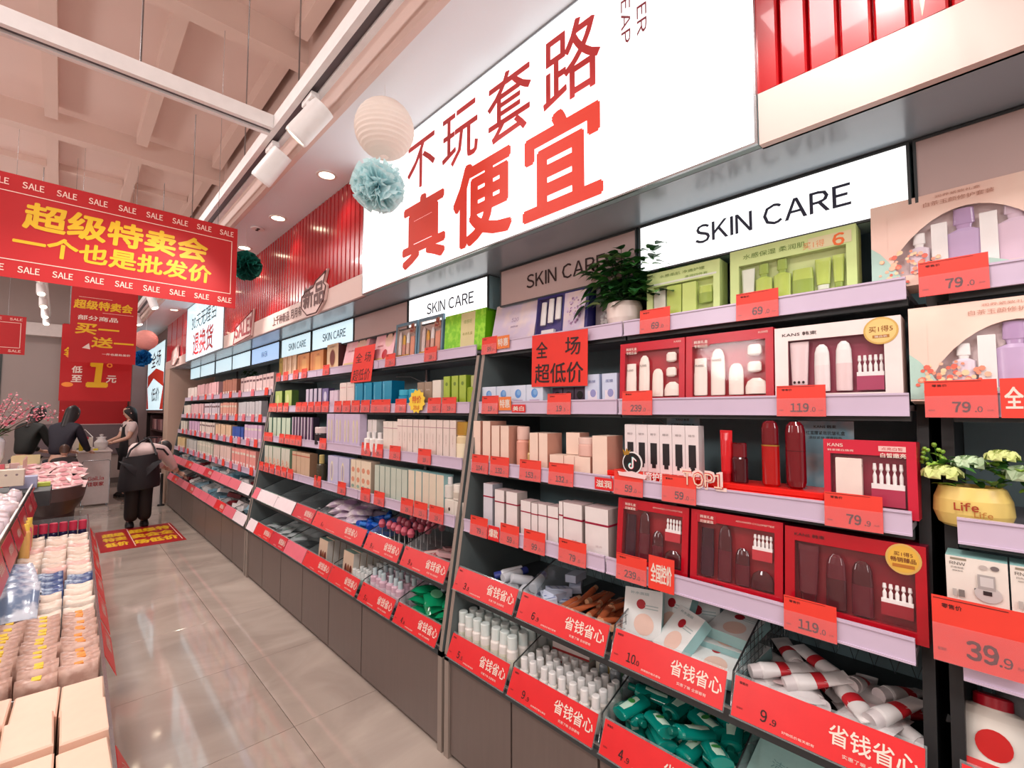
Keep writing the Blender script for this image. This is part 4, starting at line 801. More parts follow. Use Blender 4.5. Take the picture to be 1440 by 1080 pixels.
# ---------------------------------------------------------------- nearest bay, fourth shelf
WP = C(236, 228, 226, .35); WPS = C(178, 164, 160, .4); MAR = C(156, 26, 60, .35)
for i, (y, w, h, d, m) in enumerate([(1.587, .08, .196, .06, C(214, 214, 222, .2)), (1.512, .058, .178, .06, WP), (1.436, .066, .178, .06, WP), (1.354, .055, .153, .055, WP), (1.305, .033, .15, .05, WP), (1.262, .044, .152, .05, WP), (1.208, .052, .152, .055, WP), (1.168, .018, .176, .05, WP), (1.112, .086, .176, .07, WP), (1.005, .098, .176, .075, WP)]):
    if i == 0: w = .06
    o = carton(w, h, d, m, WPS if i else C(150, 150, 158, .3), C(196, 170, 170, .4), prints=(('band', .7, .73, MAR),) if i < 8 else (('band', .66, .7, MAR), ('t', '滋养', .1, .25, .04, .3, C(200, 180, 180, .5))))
    at_row(o, y, 4, ['silver-topped white carton with a maroon band', 'white carton with a maroon band and pink top'][0 if i == 0 else 1] + ', %s from left on fourth shelf' % ORD[i], 'carton', lean=0, dx=.005)
GL = C(90, 14, 30, .12, coat=.6)
def wine_set(w, y, lab, big=False):
    if not big:
        c = [('jar', .13, .04, .19, .84, C(60, 22, 36, .15), C(52, 18, 30, .15)), ('dome', .37, .02, .19, .95, GL, WINED), ('dome', .6, .02, .19, .62, GL, WINED), ('amp', .85, .5, .24, .42, C(190, 50, 60, .3)), ('halfdome', .85, .03, .28, .3, WINED)]
        pr = [('r', -.43, -.2, .84, .95, CRIM2), ('t', '韩束礼盒', -.31, .92, .04, .16, CREAM, .02), ('t', '抗皱紧致', -.31, .86, .04, .16, CREAM, .02), ('t', 'ADVANCED CYCLOPEPTIDE', .22, .93, .02, .4, CREAM), ('t', 'KANS 韩束', -.26, .055, .05, .34, INK, .01)]
        o = gift_set(w, .215, .08, C(186, 12, 34, .22, coat=.5), C(120, 10, 40, .25), C(150, 28, 36, .3), (-.42, .42, .12, .86), c, pr)
    else:
        c = [('tube', .12, .03, .2, .92, GL, WINED), ('dome', .37, .03, .18, .85, WINED, GL), ('dome', .59, .03, .18, .82, GL, WINED), ('amp', .86, .14, .24, .45, C(150, 26, 40, .3))]
        pr = [('t', 'KANS 韩束', -.3, .92, .045, .24, INK, .01), ('e', .36, .84, .115, .16, mat('gold_foil', (226, 186, 106), .3)), ('e', .36, .84, .1, .14, C(224, 176, 70, .35)), ('t', '买1得5', .36, .89, .045, .12, C(120, 60, 20, .5), .02), ('t', '畅销臻品', .36, .83, .05, .16, C(120, 60, 20, .5), .03), ('r', .29, .43, .75, .785, C(180, 110, 40, .4))]
        o = gift_set(w, .21, .08, C(180, 10, 30, .22, coat=.5), C(120, 10, 40, .25), C(134, 20, 34, .3), (-.42, .43, .12, .84), c, pr)
    at_row(o, y, 4, lab, lean=.1)
    # the like box stored right behind it, only its top edge seen
wine_set(.25, .798, 'smallest crimson gift set of dark wine bottles, lowest full shelf')
wine_set(.25, .54, 'middle crimson gift set of dark wine bottles on the fourth shelf')
wine_set(.28, .27, 'widest crimson gift set with round gold sticker on the fourth shelf', True)
for i, (y, w) in enumerate(((.798, .25), (.54, .25), (.27, .28))):
    o = carton(w, .2, .08, C(120, 12, 44, .3), prints=()); at_row(o, y, 4, 'plum-topped gift box stored behind the %s crimson set' % ('smallest', 'middle', 'widest')[i], 'gift set', dx=.12, lean=.08)
# eye shadow cartons, picture edge
ES = C(240, 232, 222, .4)
p = carton(.092, .105, .07, ES, C(226, 226, 220, .4), C(150, 200, 196, .4), prints=(('r', -.42, -.15, .93, .97, C(150, 140, 120, .4)), ('t', 'RNW', -.3, .86, .06, .26, C(90, 86, 80, .5)), ('t', '四色眼影', -.3, .78, .04, .22, C(120, 116, 110, .5)), ('t', '细腻粉质', -.3, .72, .03, .18, C(120, 116, 110, .5)), ('e', .12, .86, .07, .045, C(196, 186, 180, .4)), ('e', .3, .87, .07, .045, C(120, 110, 110, .4)),
    ('arc',) if False else ('r', -.04, .3, .4, .44, C(120, 116, 116, .4)), ('e', .18, .36, .22, .16, C(206, 200, 198, .4)), ('r', .02, .3, .44, .72, C(176, 170, 168, .35)), ('r', .06, .27, .5, .68, C(214, 210, 208, .35)), ('r', .1, .24, .34, .42, C(50, 44, 46, .4)), ('r', -.3, -.2, .22, .36, C(130, 126, 122, .4)), ('r', -.4, -.33, .22, .36, C(190, 186, 180, .4))))
for i, (y, dz) in enumerate(((.052, .107), (-.043, .107), (-.138, .107), (.049, 0), (-.046, 0), (-.141, 0))):
    o = p if i == 0 else clone(p, (0, 0, 0)); at_row(o, y, 4, 'cream eye shadow carton, %s in the %s layer' % (ORD[i % 3], 'top' if i < 3 else 'bottom'), 'carton', lean=0, dx=.01, dz=dz)
# planter of artificial peonies
LEAF = mat('leaf_green', (62, 120, 46), .5, var=.15); LEAFD = mat('leaf_dark_green', (34, 88, 40), .4, var=.2); LEAFM = mat('leaf_mid_green', (64, 130, 56), .35, var=.15); LEAFL = mat('leaf_lime', (150, 196, 70), .5, var=.12)
t = tag(empty('flower_planter', (1.395 + .07, .055, ROWA[3][1] + .0265), (0, 0, RW)), 'yellow ceramic planter with pale green peonies lettered in brown', 'planter')
YC = mat('yellow_ceramic', (236, 208, 120), .35, var=.04)
MB().loft([(0, .05, .04), (.006, .058, .045), (.03, .066, .05), (.06, .064, .05), (.085, .055, .044), (.088, .05, .04), (.07, .045, .035)], YC, 28).build('pot', t)
l = MB(); l.text('Life', -.008, .048, .017, C(170, 60, 30, .5), -.0525, w=.038, bold=.06); l.text('Life', .018, .034, .012, C(190, 120, 50, .5), -.0525, w=.028, bold=.04); l.build('lettering', t)
def leafmesh(e, base, d, up, L_, w, m, n=4):
    d = Vector(d).normalized(); up = Vector(up); s = d.cross(up).normalized(); P = []
    for i in range(n + 1):
        f = i / n; ww = w * math.sin(PI * min(1, f * .92 + .08)) ** .8 * (1 - f * .25); c = Vector(base) + d * L_ * f - Vector((0, 0, 1)) * L_ * .35 * f * f
        P += [c - s * ww + up * ww * .25, c, c + s * ww + up * ww * .25]
    e.add(P, [(3 * i, 3 * i + 1, 3 * i + 4, 3 * i + 3) for i in range(n)] + [(3 * i + 1, 3 * i + 2, 3 * i + 5, 3 * i + 4) for i in range(n)], m, smooth=False)
rnd = random.Random(5)
def peony(c, r, m, par):
    e = MB(); c = Vector(c)
    for k in range(34):
        ring = k // 7; th = k * 2.4; ph = .15 + ring * .28; d = Vector((math.cos(th) * math.sin(ph), math.sin(th) * math.sin(ph), math.cos(ph))); u = d.orthogonal().normalized(); w = d.cross(u); R = r * (.75 + .08 * ring)
        P = [c + d * R * .3, c + (d * .9 + u * .4).normalized() * R, c + (d + u * .12 + w * .1).normalized() * R * 1.08, c + (d - u * .12 + w * .1).normalized() * R * 1.08, c + (d * .9 - u * .4).normalized() * R, c + (d + w * .5).normalized() * R * .96, c + (d - w * .4).normalized() * R * .9]
        e.add(P, [(0, 1, 6), (0, 6, 4), (1, 2, 5), (2, 3, 5), (3, 4, 5), (1, 5, 6), (5, 4, 6)], m)
    e.build('flower', par)
PG = mat('peony_cream_green', (220, 232, 150), .6, var=.1); PG2 = mat('peony_mint', (206, 230, 190), .6, var=.08)
for c, r, m in (((-.045, -.03, .105), .034, PG), ((.0, -.0, .13), .03, PG2), ((.05, -.02, .15), .026, PG), ((.085, .0, .11), .036, PG2), ((.12, -.03, .09), .03, PG)): peony(c, r, m, t)
e = MB()
for k in range(60):
    a = rnd.random() * 6.28; b = (rnd.uniform(-.06, .1), rnd.uniform(-.03, .03), rnd.uniform(.08, .14)); leafmesh(e, b, (math.cos(a), math.sin(a) * .7, rnd.uniform(.1, .9)), (0, 0, 1), rnd.uniform(.03, .06), .011, (LEAF, LEAFL, LEAF)[k % 3])
o = e.build('foliage', t); o['kind'] = 'stuff'
e = MB()
for k in range(16): c = Vector((-.06 + rnd.uniform(-.025, .02), rnd.uniform(-.03, .02), .13 + rnd.uniform(0, .05))); e.loft([(-.004, .003, .003), (0, .005, .005), (.004, .003, .003)], LEAFL, 6, Matrix.Translation(c)); e.tube([(-.05, 0, .1), c], .0008, LEAF, 3)
o = e.build('berries', t); o['kind'] = 'stuff'
# potted pothos on the first shelf
t = tag(empty('potted_pothos', (1.54, .985, ROWA[1][1] + .0265), (0, 0, RW)), 'dark green pothos in a round white pot on the top shelf', 'plant')
MB().loft([(0, .045, .045), (.008, .055, .055), (.05, .066, .066), (.09, .068, .068), (.11, .062, .062), (.106, .056, .056), (.095, .054, .054)], C(238, 222, 214, .35), 26).build('pot', t)
e = MB(); g = MB()
for k in range(280):
    a = rnd.random() * 6.28; r = rnd.uniform(.0, .1); b = Vector((r * math.cos(a) * 1.5 + rnd.uniform(-.03, .07), r * math.sin(a) * .7 - .01, rnd.uniform(.11, .3)))
    leafmesh(e if k % 9 else g, b, (math.cos(a), math.sin(a) * .8 - .3, rnd.uniform(-.2, .5)), (0, 0, 1), rnd.uniform(.045, .07), rnd.uniform(.02, .03), (LEAFD, LEAFM)[k % 2] if k % 9 else C(150, 180, 110, .5))
    if k % 3 == 0: e.tube([(0, 0, .1), (b.x * .4, b.y * .4, .16), b], .0015, LEAFD, 3)
for s in ((-.12, .19), (-.16, .12)): e.tube([(0, 0, .14), (-.07, -.03, .2), (s[0], -.04, s[1])], .0013, LEAFD, 3); leafmesh(e, (s[0], -.04, s[1]), (-.5, -.2, -.4), (0, 0, 1), .06, .022, LEAFD)
o = e.build('foliage', t); o['kind'] = 'stuff'; o = g.build('pale_leaves', t); o['kind'] = 'stuff'
MB().loft([(.094, .054, .054), (.096, .05, .05)], C(60, 44, 34, .9), 16).build('soil', t)
# ================================================================== MIDDLE BAY STOCK
ORC = C(224, 150, 90, .35); OLIVE = C(176, 150, 70, .4); BRN = C(120, 50, 40, .5)
WB = 'in the middle bay'
p = carton(.1, .2, .06, OLIVE, C(140, 120, 60, .4), prints=(('e', 0, .8, .15, .06, C(110, 90, 40, .4)),)); rowof(p, 4.78, 1, .1, 1, 'olive gold carton', 'at the far end of the middle bay top shelf')
p = carton(.105, .2, .06, C(226, 186, 150, .4), C(190, 146, 110, .4), prints=(('r', .1, .3, .08, .9, C(240, 214, 190, .4)), ('t', '滋养面霜', -.2, .5, .3, .1, BRN))); rowof(p, 4.68, 3, .12, 1, 'slim tan carton', 'on the middle bay top shelf')
p = carton(.275, .19, .06, ORC, C(196, 110, 60, .4), prints=(('r', -.1, .3, .1, .75, C(236, 176, 110, .3)), ('t', '礼盒', .1, .84, .08, .2, BRN), ('r', -.4, -.25, .1, .9, C(210, 130, 80, .4)))); rowof(p, 4.32, 2, .3, 1, 'wide orange carton', 'on the middle bay top shelf')
p = carton(.215, .215, .06, C(232, 200, 160, .4), C(96, 50, 50, .4), prints=(('e', 0, .5, .26, .32, C(196, 150, 110, .4)), ('e', 0, .5, .22, .28, BRN), ('t', '滋润营养', 0, .1, .06, .6, BRN), ('t', 'HONEY', 0, .9, .06, .5, BRN))); rowof(p, 3.665, 1, .215, 1, 'cream carton with a dark oval emblem', 'on the middle bay top shelf')
PK = mat('pink_poster_card', (240, 176, 184), .35, rgb2=(246, 200, 200), scale=8); SKN = C(240, 200, 178, .5)
FACE = (('e', .2, .55, .2, .2, SKN), ('e', .2, .66, .2, .12, C(60, 36, 32, .5)), ('e', .2, .56, .14, .13, SKN), ('t', '美白祛斑', -.05, .9, .08, .6, C(190, 60, 90, .5), .02), ('t', '焕肤嫩白', -.2, .4, .05, .3, CRIM, .01), ('r', -.45, .45, 0, .1, C(226, 190, 120, .4)))
p = carton(.36, .3, .05, PK, PK, prints=FACE); o = p; at_row(o, 3.2, 1, 'large leaning pink carton with a printed portrait, farther one', 'carton', lean=.2); p = carton(.26, .28, .05, PK, PK, prints=FACE + (('e', .1, .18, .12, .12, CRIM),)); at_row(p, 2.79, 1, 'large leaning pink carton with a printed portrait beside the blue-framed sets', 'carton', lean=.2)
t = tag(empty('paper_sign', (1.45, 2.99, 1.69), (-.12, .0, RW)), 'square red paper sign leaning on the pink portrait cartons', 'sign'); MB().box(-.15, .15, 0, .0012, 0, .25, MC['paper_red']).build('paper', t); l = MB(); l.text('全 场', 0, .17, .07, INK, -.001, w=.22); l.text('超低价', 0, .05, .08, INK, -.001, w=.25); l.build('lettering', t)
BF = C(110, 150, 170, .3); 
p = gift_set(.245, .235, .06, BF, BF, C(206, 186, 176, .4), (-.44, .44, .08, .92), [('dome', .15, .03, .16, .8, C(226, 206, 200, .3)), ('dome', .36, .03, .16, .7, C(206, 130, 110, .3), GOLD), ('dome', .57, .03, .15, .75, C(226, 180, 160, .3), WHITE), ('box', .85, .03, .2, .6, C(230, 150, 120, .4))], (('g', .3, .8, .12, .13, [C(150, 60, 50, .4), C(190, 140, 110, .4)], 3), ('r', -.42, .2, .1, .16, GOLD)))
at_row(p, 2.5, 1, 'blue-framed window gift set, the left one of two'); o = clone(p, (0, 0, 0)); at_row(o, 2.24, 1, 'blue-framed window gift set beside the bright green carton')
LG = mat('bright_green_print', (120, 206, 30), .35, rgb2=(160, 226, 60), scale=30)
o = carton(.34, .21, .1, LG, C(100, 180, 10, .35), C(130, 200, 40, .4), prints=(('r', -.08, .26, .02, .98, C(226, 216, 160, .4)), ('t', '绿茶籽', .09, .75, .1, .2, C(120, 150, 50, .5)), ('t', '补水礼盒', .09, .45, .08, .24, C(150, 150, 60, .5)))); at_row(o, 1.925, 1, 'bright green carton with a cream band at the near panel', 'carton', lean=.05)
# second shelf
GG = C(176, 196, 110, .4)
p = carton(.17, .165, .06, GG, C(70, 100, 40, .4), prints=(('e', -.1, .5, .2, .3, C(206, 216, 150, .4)), ('r', -.3, .3, .1, .16, C(120, 150, 70, .4)))); rowof(p, 4.77, 2, .25, 2, 'leafy green carton', 'on the middle bay second shelf')
p = carton(.06, .16, .05, C(206, 196, 216, .35), C(90, 80, 110, .4)); rowof(p, 3.99, 4, .085, 2, 'slim lilac carton', 'on the middle bay second shelf')
p = carton(.11, .155, .05, C(120, 110, 160, .35), C(60, 50, 90, .4), prints=(('e', 0, .6, .25, .25, C(216, 210, 230, .4)),)); rowof(p, 3.64, 1, .12, 2, 'violet carton with a pale oval', 'on the middle bay second shelf')
p = carton(.07, .135, .05, C(220, 200, 216, .35)); rowof(p, 3.5, 2, .075, 2, 'pale mauve carton', 'beside the violet one')
p = carton(.11, .185, .06, C(240, 222, 214, .4), prints=(('r', -.4, .4, .8, .82, C(220, 150, 150, .4)),)); rowof(p, 3.33, 2, .12, 2, 'blush white carton', 'left of the teal cartons')
TEALC = C(10, 150, 190, .2, coat=.5)
p = carton(.11, .17, .09, TEALC, C(6, 110, 150, .25), prints=(('r', -.35, -.3, .1, .9, C(120, 210, 230, .3)),)); rowof(p, 3.085, 4, .128, 2, 'glossy teal blue carton', 'on the middle bay second shelf')
p = bottle(.1, .11, .09, TEALC, C(60, 180, 210, .2), neck=.9, caph=.3, name='jar'); rowof(p, 2.54, 2, .115, 2, 'glossy teal blue jar', 'beside the teal cartons', cat='jar', dx=.04)
p = carton(.07, .145, .06, C(160, 140, 120, .4), prints=(('t', 'SNAIL', 0, .7, .06, .6, CREAM),)); rowof(p, 2.3, 2, .074, 2, 'taupe carton', 'behind the yellow starburst')
p = carton(.078, .15, .06, C(236, 230, 216, .4)); rowof(p, 2.145, 1, .08, 2, 'ivory carton', 'between the taupe and the green cartons')
p = carton(.055, .165, .06, C(170, 196, 70, .35), C(130, 160, 40, .4), prints=(('e', 0, .75, .2, .06, C(110, 140, 50, .4)),)); rowof(p, 2.045, 3, .066, 2, 'slim lime green carton', 'near the panel on the second shelf')
p = bottle(.08, .16, .08, C(150, 176, 50, .15), C(190, 196, 130, .2), neck=.5, caph=.35); rowof(p, 1.845, 1, .08, 2, 'lime green bottle', 'at the near panel on the second shelf', cat='bottle', dx=.02)
e = MB(); P = []
for i in range(24): a = 2 * PI * i / 24; r = .085 if i % 2 else .07; P.append((r * math.cos(a), 0, .07 + r * .8 * math.sin(a)))
t = tag(empty('starburst_sign', (1.415, 2.24, 1.48), (-.05, 0, RW)), 'yellow starburst price sign on the second rail', 'sign'); MB().add(P + [(x, .002, z) for x, y, z in P], [tuple(range(24)), tuple(range(24, 48))[::-1]] + [(i, 24 + i, 24 + (i + 1) % 24, (i + 1) % 24) for i in range(24)], C(250, 214, 60, .4)).build('plate', t); l = MB(); l.text('特价', 0, .08, .04, C(220, 80, 30, .5), -.001, w=.09, bold=.03); l.text('28.8', 0, .035, .022, C(220, 80, 30, .5), -.001, w=.06, bold=.02); l.build('lettering', t)
# third shelf
p = carton(.095, .19, .06, C(196, 214, 190, .4), C(60, 110, 90, .4)); rowof(p, 4.77, 5, .118, 3, 'pale sage carton', 'on the middle bay third shelf')
p = carton(.05, .2, .05, C(90, 60, 96, .35), C(40, 30, 50, .4), prints=(('r', -.5, 0, 0, 1, C(200, 186, 200, .4)),)); rowof(p, 4.15, 7, .066, 3, 'plum and silver striped carton', 'on the middle bay third shelf')
p = jar(.13, .13, C(40, 34, 40, .2), C(226, 206, 206, .25)); rowof(p, 3.62, 1, .13, 3, 'black jar with a blush lid', 'before the lilac lolly box', cat='jar', dx=.03)
LO = C(206, 190, 216, .35)
p = carton(.13, .23, .05, LO, LO, prints=(('e', -.2, .5, .1, .34, C(236, 226, 170, .4)), ('e', .2, .5, .1, .34, C(226, 216, 160, .4)), ('e', -.2, .5, .04, .25, LO), ('e', .2, .5, .04, .25, LO))); rowof(p, 3.43, 4, .131, 3, 'lilac carton printed with yellow tubes', 'on the middle bay third shelf')
p = carton(.058, .195, .06, C(236, 230, 224, .4)); rowof(p, 2.9, 2, .062, 3, 'narrow white carton', 'behind the small white bottles', dx=.05)
p = bottle(.06, .12, .06, C(240, 236, 232, .3), WHITE, neck=.45, caph=.3); rowof(p, 2.8, 3, .07, 3, 'small white bottle', 'before the narrow cartons', cat='bottle', dx=-.005)
p = carton(.054, .19, .06, C(238, 226, 214, .4), C(200, 186, 176, .4), prints=(('r', -.5, .5, .78, .8, C(190, 140, 150, .4)),)); rowof(p, 2.6, 3, .057, 3, 'narrow ivory carton', 'left of the long ivory row')
p = carton(.052, .205, .06, C(238, 222, 212, .4), C(196, 180, 170, .4), prints=(('r', -.5, .5, .8, .815, C(180, 130, 140, .4)), ('t', '精华乳', 0, .5, .3, .15, C(190, 160, 150, .5)))); rowof(p, 2.435, 10, .0565, 3, 'slim ivory carton', 'in the long ivory row')
p = bottle(.08, .2, .08, C(236, 214, 170, .15), GOLD, neck=.95, caph=.32, labelm=C(246, 232, 200, .3)); rowof(p, 1.868, 1, .08, 3, 'cream bottle with a glittering gold cap', 'on the middle bay third shelf', cat='bottle', dx=.02)
# fourth shelf
p = carton(.1, .2, .06, C(206, 206, 190, .4), C(120, 150, 120, .4), prints=(('g', 0, .3, .3, .2, [C(220, 120, 90, .4), C(230, 190, 150, .4)], 2),)); rowof(p, 4.72, 6, .11, 4, 'sage floral carton', 'on the middle bay fourth shelf')
p = carton(.09, .19, .06, C(206, 176, 146, .4), C(150, 116, 90, .4), prints=(('r', -.5, .5, .84, .88, C(190, 90, 70, .4)),)); rowof(p, 4.01, 4, .094, 4, 'tan carton with a rust stripe', 'on the middle bay fourth shelf')
p = bottle(.07, .2, .07, C(70, 66, 50, .2), C(196, 176, 110, .3), neck=.5, caph=.3); rowof(p, 3.45, 1, .08, 4, 'dark olive bottle with a yellow cap', 'on the middle bay fourth shelf', cat='bottle')
p = carton(.165, .205, .05, C(200, 196, 222, .35), C(170, 170, 206, .4), prints=(('e', -.1, .5, .14, .34, C(236, 226, 190, .4)), ('e', -.1, .5, .08, .26, C(170, 160, 190, .4)))); rowof(p, 3.3, 2, .172, 4, 'periwinkle carton with a yellow oval', 'on the middle bay fourth shelf')
p = carton(.066, .205, .06, C(232, 216, 190, .4), C(190, 170, 150, .4), prints=(('e', 0, .7, .3, .08, C(220, 150, 120, .4)), ('e', 0, .4, .3, .08, C(220, 150, 120, .4)), ('e', 0, .2, .3, .05, C(150, 180, 160, .4)))); rowof(p, 2.94, 4, .0695, 4, 'patterned cream carton', 'on the middle bay fourth shelf')
p = carton(.055, .195, .06, C(196, 206, 190, .4), C(150, 170, 160, .4)); rowof(p, 2.62, 6, .0625, 4, 'slim sea green carton', 'on the middle bay fourth shelf')
p = carton(.06, .2, .06, C(226, 214, 192, .4), C(150, 190, 190, .4), C(140, 190, 190, .4)); rowof(p, 2.24, 5, .066, 4, 'beige carton with an aqua top', 'on the middle bay fourth shelf')
p = carton(.075, .09, .06, C(230, 224, 212, .4), prints=(('e', 0, .5, .1, .1, INK),)); rowof(p, 1.905, 2, .078, 4, 'low ivory carton', 'below the cream jars')
o = jar(.07, .075, C(232, 226, 214, .3), C(240, 234, 224, .3), labelm=C(206, 196, 180, .4)); at_row(o, 1.822, 4, 'cream jar standing on a low ivory carton', 'jar', lean=0, dx=.035, dz=.091)
o = bottle(.06, .1, .06, C(226, 222, 214, .3), WHITE, neck=.4, caph=.35); at_row(o, 1.905, 4, 'small pump bottle standing on a low ivory carton', 'bottle', lean=0, dx=.035, dz=.091)
# ================================================================== FARTHEST BAY STOCK
P1 = C(240, 200, 196, .4); 
FARB = MB()
for row, runs in {1: [(9.1, 7, .1, .18, (240, 222, 214), 'blush white', 0), (8.38, 13, .1, .2, (244, 188, 192), 'rose pink', 0), (6.85, 6, .11, .2, (190, 120, 100), 'copper brown', 0), (6.02, 10, .115, .19, (238, 206, 204), 'pale rose lettered', 1)],
    2: [(9.1, 5, .1, .17, (240, 226, 214), 'ivory', 0), (8.55, 8, .105, .18, (242, 196, 200), 'pink', 0), (7.65, 8, .107, .18, (220, 206, 216), 'mauve capped', 1), (6.74, 7, .105, .18, (240, 170, 150), 'peach banded', 1), (5.93, 8, .105, .18, (206, 204, 208), 'silver grey', 0)],
    3: [(9.1, 5, .1, .16, (226, 220, 206), 'oatmeal', 0), (8.45, 7, .105, .17, (220, 180, 214), 'orchid', 0), (7.68, 8, .108, .17, (236, 220, 210), 'dark capped ivory', 1), (6.76, 6, .12, .16, (242, 206, 170), 'apricot', 0), (5.98, 4, .11, .15, (50, 90, 180), 'royal blue', 0), (5.5, 5, .115, .18, (224, 190, 220), 'lilac windowed', 1)],
    4: [(9.1, 6, .1, .17, (236, 206, 150), 'honey', 0), (8.35, 7, .1, .17, (206, 206, 200), 'pale grey', 0), (7.6, 9, .1, .18, (214, 214, 196), 'greenish ivory', 1), (6.65, 8, .1, .18, (236, 206, 196), 'shell pink', 0), (5.82, 8, .11, .19, (242, 160, 150), 'coral striped', 1)]}.items():
    for y0, n, pitch, h, c, nm, band in runs:
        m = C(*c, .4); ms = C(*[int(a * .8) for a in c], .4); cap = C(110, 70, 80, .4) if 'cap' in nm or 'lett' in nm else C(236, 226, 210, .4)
        for i in range(n):
            x, zz = ROWB[row]; x += .02 + random.uniform(0, .006); z = zz + .0265; w = pitch * .46; y = y0 - pitch * (i + .5); hh = h * random.uniform(.97, 1.02)
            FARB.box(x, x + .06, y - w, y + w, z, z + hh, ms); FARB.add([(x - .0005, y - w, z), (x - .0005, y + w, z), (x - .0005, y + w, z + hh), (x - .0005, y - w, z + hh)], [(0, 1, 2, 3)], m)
            if band: FARB.add([(x - .001, y - w * .8, z + hh * .7), (x - .001, y + w * .8, z + hh * .7), (x - .001, y + w * .8, z + hh * .82), (x - .001, y - w * .8, z + hh * .82)], [(0, 1, 2, 3)], cap)
            FARB.add([(x - .001, y - w * .6, z + hh * .1), (x - .001, y + w * .6, z + hh * .1), (x - .001, y + w * .6, z + hh * .3), (x - .001, y - w * .6, z + hh * .3)], [(0, 1, 2, 3)], C(250, 236, 230, .4))
o = FARB.build('carton'); o['kind'] = 'stuff'; tag(o, 'rows of small pastel cartons filling the farthest bay shelves', 'cartons')
t = tag(empty('trailing_plant', (1.68, 6.35, ROWB[1][1] + .0275), (0, 0, RW)), 'small dark trailing plant on the farthest bay top shelf', 'plant'); MB().loft([(0, .05, .05), (.1, .07, .07), (.09, .06, .06)], C(70, 60, 50, .5), 16).build('pot', t); e = MB()
for k in range(70): a = rnd.random() * 6.28; leafmesh(e, (rnd.uniform(-.2, .16), rnd.uniform(-.06, .04), rnd.uniform(.14, .32)), (math.cos(a), math.sin(a), rnd.uniform(-.2, .4)), (0, 0, 1), .09, .022, LEAFD)
o = e.build('foliage', t); o['kind'] = 'stuff'
# clutter rack between the farthest bay and the pier
t = tag(empty('wire_rack', (1.5, 9.33, 0), (0, 0, RW)), 'narrow wire rack of small pink cards squeezed beside the beige pier', 'rack'); e = MB()
for x in (-.1, .1): e.tube([(x, .3, 0), (x, .1, 1.7)], .008, STEEL, 6)
e.build('frame', t)
for i in range(13): MB().box(-.09, .09, .12 + .012 * (13 - i), .15 + .012 * (13 - i), .35 + i * .1, .42 + i * .1, (C(240, 190, 170, .5), C(246, 220, 206, .5), C(220, 120, 120, .5))[i % 3]).build('card', t)

# ================================================================== BIN STOCK
def pile(proto, y0, y1, tier, cols, rws, layers, desc, where, cat, pitchz, stand=False, x0=None, x1=None, jit=.01, tilt=.25, r=.018, spin=1.2, group=None, zadd=0, ln=.14):
    xf, zf = ((1.345, .7125) if tier == 0 else (1.305, .4425)); x0 = x0 or xf; x1 = x1 or xf + .3; x0 += 0 if stand else .035; k = 0
    for L_ in range(layers):
        for i in range(rws):
            for j in range(cols):
                x = x0 + (x1 - x0) * (i + .5) / rws + random.uniform(-jit, jit); y = y1 - (y1 - y0) * (j + .5) / cols + random.uniform(-jit, jit)
                z = zf + zadd + L_ * pitchz
                ro = (random.uniform(-.04, .04), random.uniform(-.04, .04), RW + random.uniform(-.3, .3)) if stand else (PI / 2 * random.choice((-1, -1, 1)) + random.uniform(-tilt, tilt), random.uniform(-.2, .2), RW + random.uniform(-spin, spin))
                if not stand:
                    z += r; d_ = Matrix.Rotation(ro[2], 3, 'Z') @ Matrix.Rotation(ro[1], 3, 'Y') @ Matrix.Rotation(ro[0], 3, 'X') @ Vector((0, 0, 1))
                    x -= d_.x * ln / 2; y -= d_.y * ln / 2; x = max(x, xf + .015 + max(0, -d_.x) * ln); z += max(0, -d_.z) * ln * .5
                lab = '%s %s, %s from left, %s row%s' % (desc, where, ORD[j], ('front', 'second', 'third', 'fourth', 'fifth', 'sixth', 'rear')[i], '' if layers == 1 else (', bottom', ', upper', ', top')[L_])
                o = proto if k == 0 else clone(proto, (0, 0, 0)); k += 1; o.location = (x, y, z); o.rotation_euler = ro; tag(o, lab, cat, group or desc + 's ' + where)
TL = C(8, 140, 126, .15, coat=.5); TLD = C(10, 110, 96, .2)
def labelled(w, h, d, m, cm, lm, txt=None, **k):
    t = bottle(w, h, d, m, cm, labelm=None, **k); hb = h * .8; l = MB()
    l.loft([(hb * .12, w * .36, d * .55), (hb * .4, w * .4, d * .56), (hb * .75, w * .34, d * .55)], lm, 12); l.build('label', t)
    l = MB(); l.disc(0, hb * .52, w * .22, w * .16, -d * .565, C(60, 150, 70, .4), 14); l.build('printed_mark', t); return t
pile(labelled(.062, .14, .034, TL, TLD, C(206, 240, 220, .3), caph=.16), .55, .915, 1, 4, 3, 3, 'teal bottle', 'in the nearest lower bin', 'bottle', .036, r=.02)
pile(tubep(.05, .16, WHITE, C(230, 222, 222, .3), labelm=C(206, 40, 50, .4)), .16, .51, 0, 4, 2, 2, 'white tube with red label', 'in the wire-sided bin', 'tube', .04, r=.024, x0=1.37, x1=1.62)
